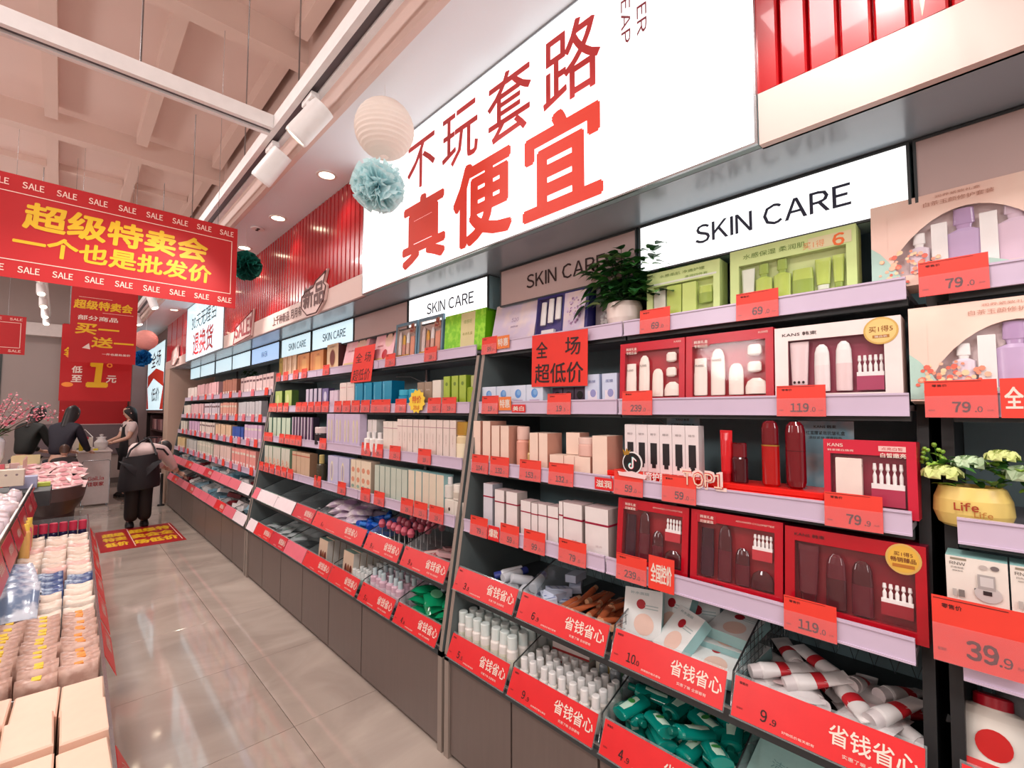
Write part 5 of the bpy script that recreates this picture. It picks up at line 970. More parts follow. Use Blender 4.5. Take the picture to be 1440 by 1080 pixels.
def pouch(w, h, t_, m, pm=None, mark=True):
    e = MB(); n = 6; P = []
    for i in range(n + 1):
        for j in range(n + 1):
            u, v = i / n, j / n; b = (math.sin(PI * u) * math.sin(PI * v)) ** .5 * t_ / 2
            P.append((-w / 2 + w * u, b + .002 * math.sin(9 * u + 5 * v), h * v))
    k = len(P); P += [(x, -y + .0005 if 0 < (q % (n + 1)) < n and 0 < q // (n + 1) < n else y + .0005, z) for q, (x, y, z) in enumerate(P)]
    F = []
    for i in range(n):
        for j in range(n):
            a = i * (n + 1) + j; F += [(a, a + 1, a + n + 2, a + n + 1), (k + a + n + 1, k + a + n + 2, k + a + 1, k + a)]
    e.add(P, F, m, smooth=True); t = e.build('pouch')
    if pm:
        l = MB(); l.disc(0, h * .5, w * .3, h * .25, -t_ * .5 - .002, pm, 16); l.build('printed_mark', t)
    return t
BAG = mat('crinkled_white_bag', (236, 232, 232), .25, bump=.5, scale=60, coat=.3)
pile(pouch(.14, .13, .05, BAG, C(240, 214, 214, .4)), .17, .5, 0, 2, 2, 1, 'crumpled white bag', 'under the tubes', 'bag', .05, r=.03, x0=1.36, x1=1.6)
MASK = C(236, 240, 238, .35); MASKS = C(160, 206, 206, .35)
p = carton(.125, .15, .035, MASK, MASKS, MASKS, prints=(('e', .05, .28, .26, .22, C(240, 206, 190, .4)), ('e', -.05, .68, .12, .1, CRIM2), ('t', '补水面膜', -.1, .9, .06, .5, C(150, 180, 180, .4)), ('r', .05, .4, .6, .62, C(180, 200, 200, .4)), ('r', .05, .4, .66, .68, C(180, 200, 200, .4))))
for i, (x, y, z, rx, rz, w) in enumerate([(1.4, .85, .72, -.35, .3, 'leaning at the far front corner'), (1.46, .8, .73, -.5, -.2, 'leaning behind the first'), (1.54, .78, .74, -.3, .1, 'standing tallest at the back'), (1.5, .7, .72, -.6, .4, 'tilted in the middle'), (1.4, .68, .715, -1.2, .5, 'tipped over at the front'), (1.36, .61, .72, -1.35, .1, 'lying flat by the front card'), (1.45, .6, .72, -1.4, -.15, 'lying in the near back pile, lowest'), (1.45, .61, .76, -1.42, .05, 'lying in the near back pile, second up'), (1.46, .6, .8, -1.4, -.1, 'lying on top of the near back pile'), (1.38, .76, .72, -.8, -.5, 'slumped toward the card')]):
    o = p if i == 0 else clone(p, (0, 0, 0)); o.location = (x, y, z + .035); o.rotation_euler = (rx, 0, RW + rz); tag(o, 'aqua mask carton ' + w, 'carton', 'mask cartons in the bin')
AMB = C(206, 110, 70, .15, coat=.4)
pile(tubep(.03, .15, AMB, C(226, 170, 130, .2)), .925, 1.22, 0, 7, 2, 2, 'amber tube', 'in the upper bin', 'tube', .026, r=.016, tilt=.12, spin=.35)
pile(carton(.05, .1, .03, front=C(206, 216, 236, .3), name='pack', prints=(('r', -.4, .4, .1, .14, C(60, 90, 170, .4)), ('r', -.4, .4, .4, .44, C(60, 90, 170, .4)), ('r', -.4, .4, .7, .74, C(60, 90, 170, .4)))), 1.23, 1.32, 0, 1, 3, 2, 'blue checked small pack', 'beside the amber tubes', 'pack', .034, r=.03)
pile(bottle(.04, .13, .04, C(226, 230, 236, .25), C(60, 70, 150, .3), neck=.8, caph=.25), 1.35, 1.6, 0, 4, 1, 2, 'white bottle with blue cap', 'in the far upper bin', 'bottle', .04, r=.022, x0=1.42, x1=1.5)
WBt = C(240, 236, 230, .3); 
pile(bottle(.046, .165, .046, WBt, C(226, 238, 234, .3), neck=.85, caph=.28, labelm=C(226, 226, 206, .4)), 1.35, 1.725, 1, 7, 5, 1, 'white capped bottle', 'standing in the lower bin', 'bottle', .1, stand=True, jit=.002, x0=1.3, x1=1.58, zadd=.0)
pile(bottle(.038, .115, .038, C(232, 226, 218, .3), C(240, 240, 238, .25), neck=.7, caph=.35), .95, 1.325, 1, 8, 4, 1, 'small white bottle', 'in the lower bin', 'bottle', .1, stand=True, jit=.003, x0=1.3, x1=1.46)
pile(bottle(.04, .15, .04, C(150, 156, 160, .2), C(190, 200, 204, .25), neck=.6, caph=.3), .95, 1.1, 1, 3, 3, 1, 'grey bottle', 'at the back of the lower bin', 'bottle', .1, stand=True, jit=.003, x0=1.49, x1=1.62)
p = carton(.17, .045, .1, C(232, 216, 210, .4), C(196, 180, 170, .4), C(176, 214, 200, .35), prints=(('r', -.5, .5, .0, .2, C(180, 60, 60, .4)),))
for i in range(3): o = p if i == 0 else clone(p, (0, 0, 0)); o.location = (1.49, 1.22, .4425 + .046 * i); o.rotation_euler = (0, 0, RW + .06 * i); tag(o, 'flat green-topped carton, %s up in the lower bin stack' % ORD[i], 'carton')
p = carton(.11, .06, .09, C(236, 230, 214, .4), C(120, 170, 130, .4), C(206, 216, 206, .35), prints=(('e', 0, .5, .2, .3, C(140, 120, 60, .4)),))
for i, (y, z) in enumerate(((1.07, .4425), (1.07, .503), (1.04, .564))): o = p if i == 0 else clone(p, (0, 0, 0)); o.location = (1.475 + .04 * i, y, z); o.rotation_euler = (0, 0, RW - .2); tag(o, 'cream and green soap carton, %s up beside the flat cartons' % ORD[i], 'carton')
AQP = mat('aqua_pouch', (176, 222, 216), .25, bump=.3, scale=40, coat=.3)
p = carton(.2, .15, .05, AQP, AQP, AQP, prints=(('t', '洁面巾', 0, .6, .15, .5, C(120, 170, 170, .4)),), name='pouch')
for i, (x, y, rx) in enumerate(((1.36, .44, -.9), (1.45, .42, -.8), (1.38, .24, -1.0), (1.5, .25, -.7))): o = p if i == 0 else clone(p, (0, 0, 0)); o.location = (x, y, .485); o.rotation_euler = (rx, 0, RW + (.1 if i % 2 else -.2)); tag(o, 'pale aqua wipe pouch, %s in the nearest corner of the lower bin' % ORD[i], 'pouch')
# bin of the picture-edge bay
o = bottle(.12, .19, .07, C(240, 236, 226, .25), C(180, 20, 40, .25), neck=.5, caph=.12, shoulder=.12); l = MB(); l.disc(0, .1, .028, .028, -.0355, C(206, 30, 30, .3)); l.rect(-.045, .045, .05, .065, -.0362, C(226, 60, 60, .4)); l.disc(0, .035, .02, .02, -.0362, C(230, 220, 190, .4)); l.build('label', o); o.location = (1.4, .04, .713); o.rotation_euler = (-.3, 0, RW); tag(o, 'large white bottle with a red fruit label at the picture edge', 'bottle')
p = bottle(.05, .19, .05, C(236, 232, 232, .2), C(206, 24, 34, .25), neck=.75, caph=.3)
for i, (x, y, z, a) in enumerate(((1.55, -.02, .8, .9), (1.5, -.05, .74, .7), (1.42, -.06, .745, .5), (1.58, .06, .74, .2))): o = p if i == 0 else clone(p, (0, 0, 0)); o.location = (x, y, z); o.rotation_euler = (PI / 2 - .15, 0, RW + PI + a - .6); tag(o, 'white bottle with glossy red cap, %s in the picture-edge bin' % ORD[i], 'bottle')
# middle bay bins
PUR = mat('purple_pack', (206, 186, 206), .25, rgb2=(236, 226, 226), scale=30, coat=.3)
pile(pouch(.15, .15, .05, PUR, C(190, 150, 190, .4)), 2.9, 3.34, 0, 3, 2, 3, 'lilac soft pack', 'heaped in the double bin', 'pack', .045, r=.03, tilt=.3)
pile(bottle(.045, .16, .04, C(20, 80, 190, .2, coat=.5), C(60, 130, 220, .2), neck=.6, caph=.25, labelm=C(40, 110, 210, .3)), 2.62, 2.88, 0, 4, 3, 2, 'bright blue bottle', 'in the double bin', 'bottle', .042, r=.024)
def lolly():
    t = tag(MB().tube([(0, 0, 0), (0, 0, .1)], .002, WHITE, 5).build('brush'), '', 'brush'); MB().loft([(.1, .004, .004), (.105, .016, .016), (.125, .022, .022), (.145, .014, .014), (.15, .004, .004)], C(206, 90, 110, .3), 10).build('puff', t); return t
pile(lolly(), 2.21, 2.57, 0, 6, 3, 1, 'pink topped puff stick', 'in the upper bin', 'brush', .03, stand=True)
PKP = C(206, 120, 120, .25, coat=.3)
pile(carton(.1, .1, .02, PKP, C(236, 190, 190, .4), prints=(('r', -.4, .4, .6, .9, C(240, 206, 200, .4)),)), 1.81, 2.17, 0, 3, 3, 2, 'pink small pack', 'in the upper bin', 'pack', .024, r=.012)
pile(bottle(.035, .1, .035, C(120, 120, 120, .2), C(200, 200, 196, .3), neck=.6), 3.4, 3.7, 0, 4, 3, 1, 'dim grey bottle', 'in the upper bin', 'bottle', .03, r=.02)
CLP = C(196, 206, 206, .2, coat=.4)
pile(pouch(.13, .12, .035, CLP, C(150, 170, 160, .4)), 3.82, 4.5, 1, 5, 2, 2, 'clear silver pack', 'in the far lower bins', 'pack', .03, r=.02)
p = carton(.14, .17, .04, C(232, 206, 180, .4), C(226, 220, 210, .4), C(170, 214, 200, .4), prints=(('e', -.2, .35, .12, .22, BRN), ('e', .05, .35, .12, .22, C(150, 90, 60, .4)), ('e', .3, .35, .12, .22, BRN)))
for b, yy in enumerate((3.27, 2.88)):
    for i in range(5): o = p if (b, i) == (0, 0) else clone(p, (0, 0, 0)); o.location = (1.33 + .046 * i, yy + .0, .4427); o.rotation_euler = (-.08, 0, RW); tag(o, 'beige and mint dye carton, %s in the %s file of the lower bin' % (ORD[i], ('farther', 'nearer')[b]), 'carton')
pile(bottle(.036, .1, .036, C(190, 214, 206, .25), C(236, 240, 238, .25), neck=.7, caph=.35), 2.6, 2.78, 1, 5, 6, 1, 'small mint bottle', 'standing before the pink bottles', 'bottle', .03, stand=True, jit=.003)
pile(bottle(.05, .15, .05, C(226, 190, 206, .2), C(206, 226, 230, .25), neck=.5, caph=.25, labelm=C(240, 220, 230, .3)), 2.22, 2.57, 1, 6, 4, 1, 'pink bottle with pale cap', 'in the lower bin', 'bottle', .03, stand=True, jit=.004)
pile(bottle(.05, .14, .04, C(150, 170, 176, .2), C(200, 214, 220, .25), neck=.5, caph=.25), 2.0, 2.17, 1, 3, 4, 1, 'smoky bottle', 'behind the green packs', 'bottle', .03, stand=True, jit=.004, x0=1.38)
pile(pouch(.13, .12, .05, C(16, 150, 100, .15, coat=.5), C(120, 210, 160, .4)), 1.82, 2.16, 1, 3, 1, 3, 'shiny green pack', 'in the lower bin', 'pack', .045, r=.03, x1=1.46)
# farthest bay bins
for tier in (0, 1):
    ys = [4.86 + .39 * i for i in range(12)]
    for i in range(11):
        m, nm = [(C(120, 30, 40, .3), 'dark red'), (C(190, 150, 150, .35), 'dusty pink'), (C(150, 190, 206, .3), 'pale blue'), (C(226, 230, 230, .3), 'white'), (C(120, 170, 190, .3), 'steel blue'), (C(90, 130, 150, .3), 'slate blue')][(i * 5 + tier * 2) % 6]
        pile(carton(.13, .13, .045, m, C(236, 232, 230, .4) if i % 2 else m, name='pack'), ys[i] + .03, ys[i + 1] - .03, tier, 2, 2, 2, nm + ' pack', 'in farthest bay %s bin %s' % (('upper', 'lower')[tier], ORD[i]), 'pack', .05, r=.03, tilt=.5, spin=.5)
# ================================================================== LEFT DISPLAY ISLAND
GA = -.018
def gl(x, y): return (.13 + x * math.cos(GA) - (y - 1.3) * math.sin(GA), 1.3 + x * math.sin(GA) + (y - 1.3) * math.cos(GA))
isl = tag(empty('display_island', (.13, 1.3, 0), (0, 0, GA)), 'long low display island with a tray along the aisle and a raised tier', 'display')
def BI(name, *a, m=TAUPEL): return MB().box(*a, m).build(name, isl)
BI('base', -.95, -.02, -.05, 4.2, .0, .4); BI('tray_floor', -.95, .0, -.06, 4.22, .4, .42, m=DARK); BI('tier_body', -.95, -.371, -.05, 4.19, .421, .699); BI('tier_back', -.37, -.345, -.06, 4.2, .42, .70); BI('tier_floor', -.95, -.345, -.06, 4.6, .70, .72, m=DARK)
o = BI('end_panel', -.345, .0, 4.2, 4.215, .42, .6, m=CLEAR)
for y in (.9, 1.8, 2.7, 3.5): BI('tray_divider', -.34, -.005, y, y + .004, .42, .58, m=CLEAR)
BI('tray_lip', -.004, .001, -.06, 4.2, .42, .6, m=CLEAR); BI('lip_edge', -.006, .003, -.06, 4.2, .6, .606, m=STEEL)
BI('tier_lip', -.36, -.355, .6, 4.6, .72, .87, m=CLEAR); BI('tier_edge', -.362, -.352, .6, 4.6, .87, .877, m=WHITE)
def island_card(y0, y1, xr, z0, z1, label, m=CARDB, body=None, tl=.25):
    x, y = gl(xr, (y0 + y1) / 2); t = tag(empty('price_card', (x, y, z0), (-tl, 0, PI / 2 + GA)), label, 'price card'); w = (y1 - y0) / 2
    MB().box(-w, w, -.001, .001, 0, z1 - z0, m).build('card', t); l = MB(); l.text(body or SALEWORDS, .05, (z1 - z0) * .5, .045, CREAM, -.002, w=w * .9, bold=.02); l.build('lettering', t)
for i, (a, b) in enumerate(((1.42, 1.72), (2.36, 2.75), (2.8, 3.2), (3.25, 3.65), (3.7, 4.1), (4.15, 4.55), (4.6, 5.0))): island_card(a, b, .042, .5, .59, 'red price card on the aisle lip of the island, %s from the camera' % ORD[i], tl=.4)
for i, (a, b) in enumerate(((2.9, 3.25), (3.3, 3.7), (3.76, 4.12), (4.18, 4.6), (4.66, 5.1), (5.15, 5.7))): island_card(a, b, -.31, .725, .86, 'red price card on the raised tier of the island, %s from the camera' % ORD[i], m=C(206, 50, 66, .3))
KR = mat('blush_tissue_carton', (244, 206, 182), .45, var=.04, scale=30)
def put3(o, xr, y, z, rz=0, rx=0, ry=0): x, yy = gl(xr, y); o.location = (x, yy, z); o.rotation_euler = (rx, ry, GA + rz)
# blush cartons, three files
p = carton(.104, .17, .2, KR, bev=.004); k = 0
for j, xr in enumerate((-.057, -.168, -.28)):
    for i, (y, z) in enumerate(((1.5, .0), (1.71, .004), (1.93, .02), (2.13, -.006))):
        o = p if k == 0 else clone(p, (0, 0, 0)); k += 1
        put3(o, xr + random.uniform(-.003, .003), y + j * .015 - .15, .4205 + z * 0 + (.022 if i in (0, 1) else 0) * 0, random.uniform(-.03, .03)); o.scale = (1, 1, 1 + (.06, .03, .1, .0)[i])
        tag(o, 'plain blush carton, %s from camera, %s file from the aisle' % (ORD[i], ORD[j]), 'carton', 'blush cartons on the island')
BRW = mat('brown_wrap', (190, 150, 134), .35, rgb2=(214, 180, 164), scale=22, bump=.3); STK = C(240, 200, 40, .5); STO = C(240, 150, 60, .5)
def softpack(w, h, t_, m, sm):
    e = MB(); n = 5; P = []
    for s in (-1, 1):
        for i in range(n + 1):
            for j in range(n + 1):
                u, v = i / n, j / n; b = (math.sin(PI * (.08 + .84 * u)) * math.sin(PI * (.1 + .8 * v))) ** .4 * t_ / 2
                P.append((-w / 2 + w * u, s * b, h * v + .006 * math.sin(7 * u + s) * v))
    k = (n + 1) ** 2; F = []
    for i in range(n):
        for j in range(n): a = i * (n + 1) + j; F += [(a + n + 1, a + n + 2, a + 1, a), (k + a, k + a + 1, k + a + n + 2, k + a + n + 1)]
    for i in range(n):
        a, b = i, i + 1
        for A, B_ in (((a * (n + 1)), (b * (n + 1))), ((a * (n + 1) + n), (b * (n + 1) + n)), (a, b), (n * (n + 1) + a, n * (n + 1) + b)): F.append((A, B_, k + B_, k + A))
    e.add(P, F, m, smooth=True); t = e.build('soft_pack')
    if sm: MB().box(-.012, .012, -.012, .012, h - .004, h + .004, sm).build('sticker', t)
    return t
for j, xr in enumerate((-.062, -.175, -.288)):
    p = softpack(.105, .165, .05, BRW, STO if j == 0 else STK)
    for i in range(13):
        o = p if i == 0 else clone(p, (0, 0, 0)); put3(o, xr + random.uniform(-.006, .006), 2.34 + i * .052, .421, random.uniform(-.08, .08), random.uniform(-.1, .16))
        tag(o, 'brown tissue pack, %s from camera, %s file from the aisle' % (ORD[i], ORD[j]), 'pack', 'brown tissue packs on the island')
WW = mat('cream_wrap', (240, 216, 198), .35, rgb2=(246, 230, 216), scale=26, bump=.3); PW = mat('pink_wrap', (240, 190, 180), .35, rgb2=(246, 216, 206), scale=26); BWp = mat('blue_wrap', (70, 90, 140), .3, rgb2=(170, 186, 206), scale=30)
for j, xr in enumerate((-.062, -.175, -.288)):
    pa, pb, pc = softpack(.105, .16, .055, WW, None), softpack(.105, .16, .055, PW, None), softpack(.105, .15, .055, BWp, None); used = {}
    for i in range(19):
        y = 3.05 + i * .1
        kind = 2 if (j == 1 and 4 <= i <= 8) or (j == 0 and i in (5, 6)) else (1 if (j == 2 and i < 6) or i in (9, 14) else 0); pr = (pa, pb, pc)[kind]
        o = pr if kind not in used else clone(pr, (0, 0, 0)); used[kind] = 1; put3(o, xr + random.uniform(-.006, .006), y, .421, random.uniform(-.1, .1), random.uniform(-.05, .3)); o.scale = (1, 1, random.uniform(.95, 1.06))
        tag(o, '%s cotton pack, %s from brown packs, %s file from aisle' % (('cream', 'pink', 'blue mottled')[kind], ORD[i], ORD[j]), 'pack', 'cotton packs on the island')
    for q, pr in enumerate((pa, pb, pc)):
        if q not in used: bpy.data.objects.remove(pr)
p = bottle(.05, .2, .05, C(40, 40, 80, .25), C(216, 60, 90, .3), neck=.95, caph=.35)
for i in range(6): o = p if i == 0 else clone(p, (0, 0, 0)); put3(o, -.035 - .056 * i, 5.16, .421); tag(o, 'navy bottle with bright pink cap, %s from the aisle at the island end' % ORD[i], 'bottle', 'pink-capped bottles')
# raised tier stock
FB = mat('frosted_bag', (226, 214, 222), .2, rgb2=(240, 224, 224), scale=14, bump=.5, coat=.4); FB2 = mat('blue_frosted_bag', (110, 130, 160), .2, rgb2=(206, 214, 226), scale=14, bump=.4, coat=.4)
pa = softpack(.2, .17, .1, FB, None); k = 0
for i in range(16):
    for j in range(3):
        o = pa if k == 0 else clone(pa, (0, 0, 0)); k += 1; put3(o, -.44 - .14 * j, 2.6 + i * .16, .745 + (.02 * j), PI / 2 + random.uniform(-.3, .3), random.uniform(-.2, .35)); tag(o, 'frosted white pack on raised tier, %s from camera, %s row inward' % (ORD[i], ORD[j]), 'pack', 'frosted packs on the raised tier')
pb = softpack(.16, .2, .1, FB2, None)
for i in range(4): o = pb if i == 0 else clone(pb, (0, 0, 0)); put3(o, -.28, 3.02 + i * .13, .56, .1 * i, -.9); tag(o, 'blue frosted pack lying on the island tray, %s from the camera' % ORD[i], 'pack')
YP = C(240, 190, 110, .35)
for i in range(3): o = bottle(.05, .22, .05, (YP, C(236, 110, 130, .3), YP)[i], C(250, 220, 90, .3), neck=.7); put3(o, -.315, 4.3 + .12 * i, .56, 0, -.2); tag(o, '%s bottle beside the cream packs, %s from the camera' % (('amber', 'pink', 'golden')[i], ORD[i]), 'bottle')
o = carton(.2, .13, .12, C(240, 226, 206, .4), prints=(('e', -.3, .7, .04, .06, C(150, 130, 130, .4)), ('e', 0, .7, .04, .06, C(150, 130, 130, .4)), ('e', .3, .7, .04, .06, C(150, 130, 130, .4)))); put3(o, -.5, 5.52, .89); tag(o, 'cream carton with three dots at the far end of the raised tier', 'carton')
o = carton(.16, .1, .12, C(190, 196, 230, .35)); put3(o, -.41, 5.72, .84); tag(o, 'pale lavender carton beside the dotted cream carton', 'carton'); o = carton(.1, .03, .1, C(214, 230, 90, .4)); put3(o, -.3, 5.8, .84); tag(o, 'lime green flat box at the tier end', 'box')
MB().box(-.64, -.24, 4.15, 4.62, .72, .84, DARK).build('end_block', isl)

# ================================================================== OVAL DUMP BIN AND TABLES BEHIND
BRD = C(96, 76, 76, .4); t = tag(empty('dump_bin', (-.02, 7.3, 0), (0, 0, 0)), 'boat-shaped brown promotional bin heaped with pink packs', 'bin')
MB().loft([(.0, .28, .5), (.4, .3, .55), (.5, .4, .66), (.56, .43, .72)], C(60, 44, 46, .5), 32, cap=True).build('base', t); MB().loft([(.56, .43, .72), (.7, .47, .78), (.705, .45, .76), (.6, .42, .7)], BRD, 32, cap=False).build('rim', t); MB().loft([(.6, .436, .73), (.615, .444, .74)], C(190, 170, 170, .4), 32, cap=False).build('stripe', t); MB().loft([(.6, .42, .7), (.605, .01, .01)], DARK, 24).build('floor_plate', t)
t.scale = (.6, .8, 1); MB().box(-.4, -.38, -.3, .5, .62, .98, clearmat('pinkish_clear', (240, 190, 190), .5)).build('side_panel', t)
PP = mat('pink_pack', (244, 196, 196), .3, rgb2=(250, 226, 220), scale=30, coat=.3); p = pouch(.13, .11, .05, PP, C(232, 160, 166, .4)); k = 0
for i in range(7):
    for j in range(5):
        x = -.25 + .46 * (j + .5) / 5; y = 6.8 + i * .14
        if ((x + .02) / .25) ** 2 + ((y - 7.3) / .56) ** 2 > 1: continue
        o = p if k == 0 else clone(p, (0, 0, 0)); k += 1; o.location = (x, y, .64 + i * .034); o.rotation_euler = (random.uniform(-1.5, -.9), random.uniform(-.3, .3), random.uniform(-.8, .8)); tag(o, 'pink pack heaped in the oval bin, %s from the left, %s row back' % (ORD[j], ORD[i]), 'pack', 'pink packs in the oval bin')
t = tag(empty('display_table', (-.62, 8.6, 0)), 'blush display table with a dark skirt beyond the oval bin', 'table')
MB().box(-.75, .42, -.45, .5, 0, .62, C(110, 96, 104, .5)).build('skirt', t); MB().box(-.78, .45, -.48, .53, .62, .70, C(240, 206, 190, .45), bev=.01).build('top', t); MB().box(-.3, .4, -.1, .45, .701, .8, C(240, 210, 196, .45), bev=.01).build('raised_box', t)
e = MB(); e.box(-.15, .15, -.002, 0, 0, .11, CARDB); o = e.build('price_card', None, (-.6, 8.1, .6)); tag(o, 'red card hanging on the blush display table', 'price card'); l = MB(); l.text('特价', 0, .055, .05, CREAM, -.003, w=.14, bold=.03); l.build('lettering', o)
for i in range(14):
    m, nm = [(C(240, 200, 190, .4), 'peach'), (C(226, 110, 120, .35), 'rose'), (C(130, 190, 220, .35), 'sky blue'), (C(240, 232, 226, .4), 'white'), (C(60, 50, 50, .4), 'black')][i % 5]
    o = carton(.1, .09 + .03 * (i % 3), .07, m); o.location = (-1.0 + (i % 7) * .125, 8.42 if i < 7 else 8.6, .7015 if i < 7 or True else .8); 
    if i >= 7: o.location = (-.9 + (i - 7) * .1, 8.33 - .0, .7015)
    o.rotation_euler = (0, 0, random.uniform(-.3, .3)); o.scale = (.8, .8, 1); tag(o, '%s small box on the blush table, %s from the left in the %s line' % (nm, ORD[i % 7], ('rear', 'front')[i // 7]), 'box')
t = tag(empty('cream_tray', (-.3, 8.85, .801)), 'cream wooden tray on the raised box of the blush table', 'tray'); MB().box(-.13, .13, -.1, .1, 0, .02, C(236, 220, 170, .5)).build('base', t)
for y in (-.1, .09): MB().box(-.13, .13, y, y + .01, .02, .11, C(236, 220, 170, .5)).build('side', t)
# blossom arrangement
t = tag(empty('blossom_vase', (-.62, 8.85, .8015)), 'pink blossom branches in a white pot beside the customers', 'plant')
MB().loft([(0, .08, .08), (.1, .12, .12), (.3, .13, .13), (.36, .1, .1), (.35, .09, .09)], C(236, 236, 240, .3), 20).build('pot', t); e = MB(); g = MB(); lf = MB()
BLM = [mat('blossom_pink', (240, 130, 150), .6), mat('blossom_pale', (248, 190, 196), .6)]
for k in range(40):
    a = rnd.random() * 6.28; s = rnd.uniform(.25, .62); tip = Vector((math.cos(a) * s, math.sin(a) * s * .5, .52 + rnd.uniform(.05, .38))); mid = tip * .5 + Vector((0, 0, .18)); g.tube([(0, 0, .34), mid, tip], .006, C(90, 60, 50, .7), 4, .002)
    for q in range(26):
        f = rnd.uniform(.45, 1.05); c = (mid * (1 - f) + tip * f) + Vector((rnd.gauss(0, .03), rnd.gauss(0, .03), rnd.gauss(0, .03))); r = rnd.uniform(.008, .017); u = Vector((rnd.gauss(0, 1), rnd.gauss(0, 1), rnd.gauss(0, 1))).normalized(); v = u.orthogonal().normalized(); w = u.cross(v)
        e.add([c + (v * math.cos(b * PI / 3) + w * math.sin(b * PI / 3)) * r for b in range(6)] + [c + u * r * .5], [(0, 1, 6), (1, 2, 6), (2, 3, 6), (3, 4, 6), (4, 5, 6), (5, 0, 6)], BLM[q % 2])
for k in range(30): a = rnd.random() * 6.28; leafmesh(lf, (math.cos(a) * .08, math.sin(a) * .08, rnd.uniform(.36, .45)), (math.cos(a), math.sin(a), .5), (0, 0, 1), .12, .03, LEAF)
g.build('branches', t); o = e.build('blossoms', t); o['kind'] = 'stuff'; o = lf.build('foliage', t); o['kind'] = 'stuff'

# ================================================================== CHECKOUT COUNTER
CW = C(226, 212, 208, .35); t = tag(empty('checkout_counter', (.42, 10.45, 0)), 'white checkout counter before the red board', 'counter')
MB().box(-.2, .2, -.43, .55, 0, .83, CW, bev=.004).build('body', t); MB().box(-.215, .215, -.45, .57, .83, .86, C(236, 224, 220, .3), bev=.004).build('top', t)
t = tag(empty('poster_stand', (.445, 9.93, 0), (-.04, 0, 0)), 'white framed sign board with red shop lettering before the counter', 'sign'); MB().box(-.165, .165, 0, .02, .02, .71, C(232, 220, 218, .3), bev=.01).build('board', t); e = MB(); 
MB().tube([(-.165, -.004, .02), (-.165, -.004, .69), (-.15, -.004, .71), (.15, -.004, .71), (.165, -.004, .69), (.165, -.004, .02)], .006, STEEL, 6).build('frame', t); MB().box(-.15, -.13, -.02, .06, 0, .02, STEEL).build('foot', t); MB().box(.13, .15, -.02, .06, 0, .02, STEEL).build('foot', t)
l = MB(); l.text('GaiLia', 0, .43, .06, C(206, 60, 70, .5), -.002, w=.19, bold=.02); l.text('佳联家', 0, .34, .065, C(196, 40, 50, .5), -.002, w=.19, bold=.03); l.build('lettering', t)
o = MB().loft([(0, .05, .04), (.05, .085, .07), (.12, .09, .07), (.17, .05, .05), (.2, .07, .03), (.21, .02, .02)], BAG, 14).build('plastic_bag', None, (.5, 10.2, .861)); tag(o, 'knotted white plastic bag on the counter', 'bag'); MB().loft([(.2, .01, .01), (.24, .03, .012), (.25, .004, .004)], BAG, 8).build('knot', o)
t = tag(empty('gift_bag', (.3, 10.3, .861)), 'pale floral gift box with a wire handle on the counter', 'bag'); MB().box(-.14, .1, -.06, .06, 0, .2, C(226, 216, 206, .4), bev=.006).build('body', t); l = MB(); l.add([(-.1, -.062, .02), (.02, -.062, .1), (.09, -.062, .03), (.0, -.062, .0)], [(0, 1, 2, 3)], C(70, 90, 70, .4)); l.disc(0, .19, .05, .035, -.0625, C(206, 60, 80, .4)); l.build('printed_flower', t); MB().tube([(-.13, 0, .2), (0, 0, .33), (.1, 0, .2)], .006, WHITE, 6).build('handle', t)
o = bottle(.05, .22, .05, C(220, 200, 60, .3), C(240, 220, 90, .3), neck=.5); o.location = (.255, 10.08, .861); tag(o, 'yellow bottle at the left end of the counter', 'bottle'); o = carton(.06, .03, .05, C(236, 220, 60, .4)); o.location = (.43, 10.05, .861); tag(o, 'small yellow box beside the plastic bag', 'box')
# dark stock shelf under the far lit sign, and stock in it
t = tag(empty('stock_shelf', (1.35, 11.1, 0), (0, 0, RW)), 'dark stock shelf under the far lit sign', 'shelf'); WN = C(70, 40, 40, .5)
for z in (.05, .4, .75, 1.1): MB().box(-1.1, 1.0, 0, .38, z, z + .025, WN).build('board', t)
for x in (-1.1, 1.0): MB().box(x, x + .025, 0, .38, 0, 1.4, WN).build('upright', t)
k = 0
for z in (.425, .775, 1.125):
    for i in range(8): o = carton(.16, .2, .12, name='stock_box', front=(C(150, 96, 100, .4), C(206, 160, 160, .4), C(110, 70, 80, .4))[i % 3]); o.location = (1.37, 11.95 - .25 * i, z + .001); o.rotation_euler = (0, 0, RW); k += 1; tag(o, 'dusky carton on the dark stock shelf, %s from the left, %s board' % (ORD[i], ('second', 'third', 'top')[int((z - .4) / .35)]), 'carton', 'cartons on the dark stock shelf')
# red floor mat
t = tag(empty('floor_mat', (.745, 7.2, .0005), (0, 0, .0)), 'red floor mat with yellow lettering laid across the aisle', 'mat')
MB().box(-.385, .37, -.58, .55, 0, .003, C(176, 16, 24, .4)).build('mat', t); l = MB()
FM = Matrix.Translation((0, 0, .0035)) @ Matrix.Rotation(-PI / 2, 4, 'X')
for body, x, z, h, w in (('超级', -.23, .25, .2, .2), ('特卖', -.23, 0, .2, .2), ('低价', -.23, -.28, .2, .2), ('超级特', .12, .3, .22, .4), ('卖会全', .12, .0, .22, .4), ('场低价', .12, -.32, .22, .4)): l.text(body, x, z, h, YEL, 0, w=w, bold=.05, M=FM)
for x in (-.09, .34): l.add([(x, -.5, .0036), (x + .008, -.5, .0036), (x + .008, .5, .0036), (x, .5, .0036)], [(0, 1, 2, 3)], PINKTXT)
l.build('lettering', t)

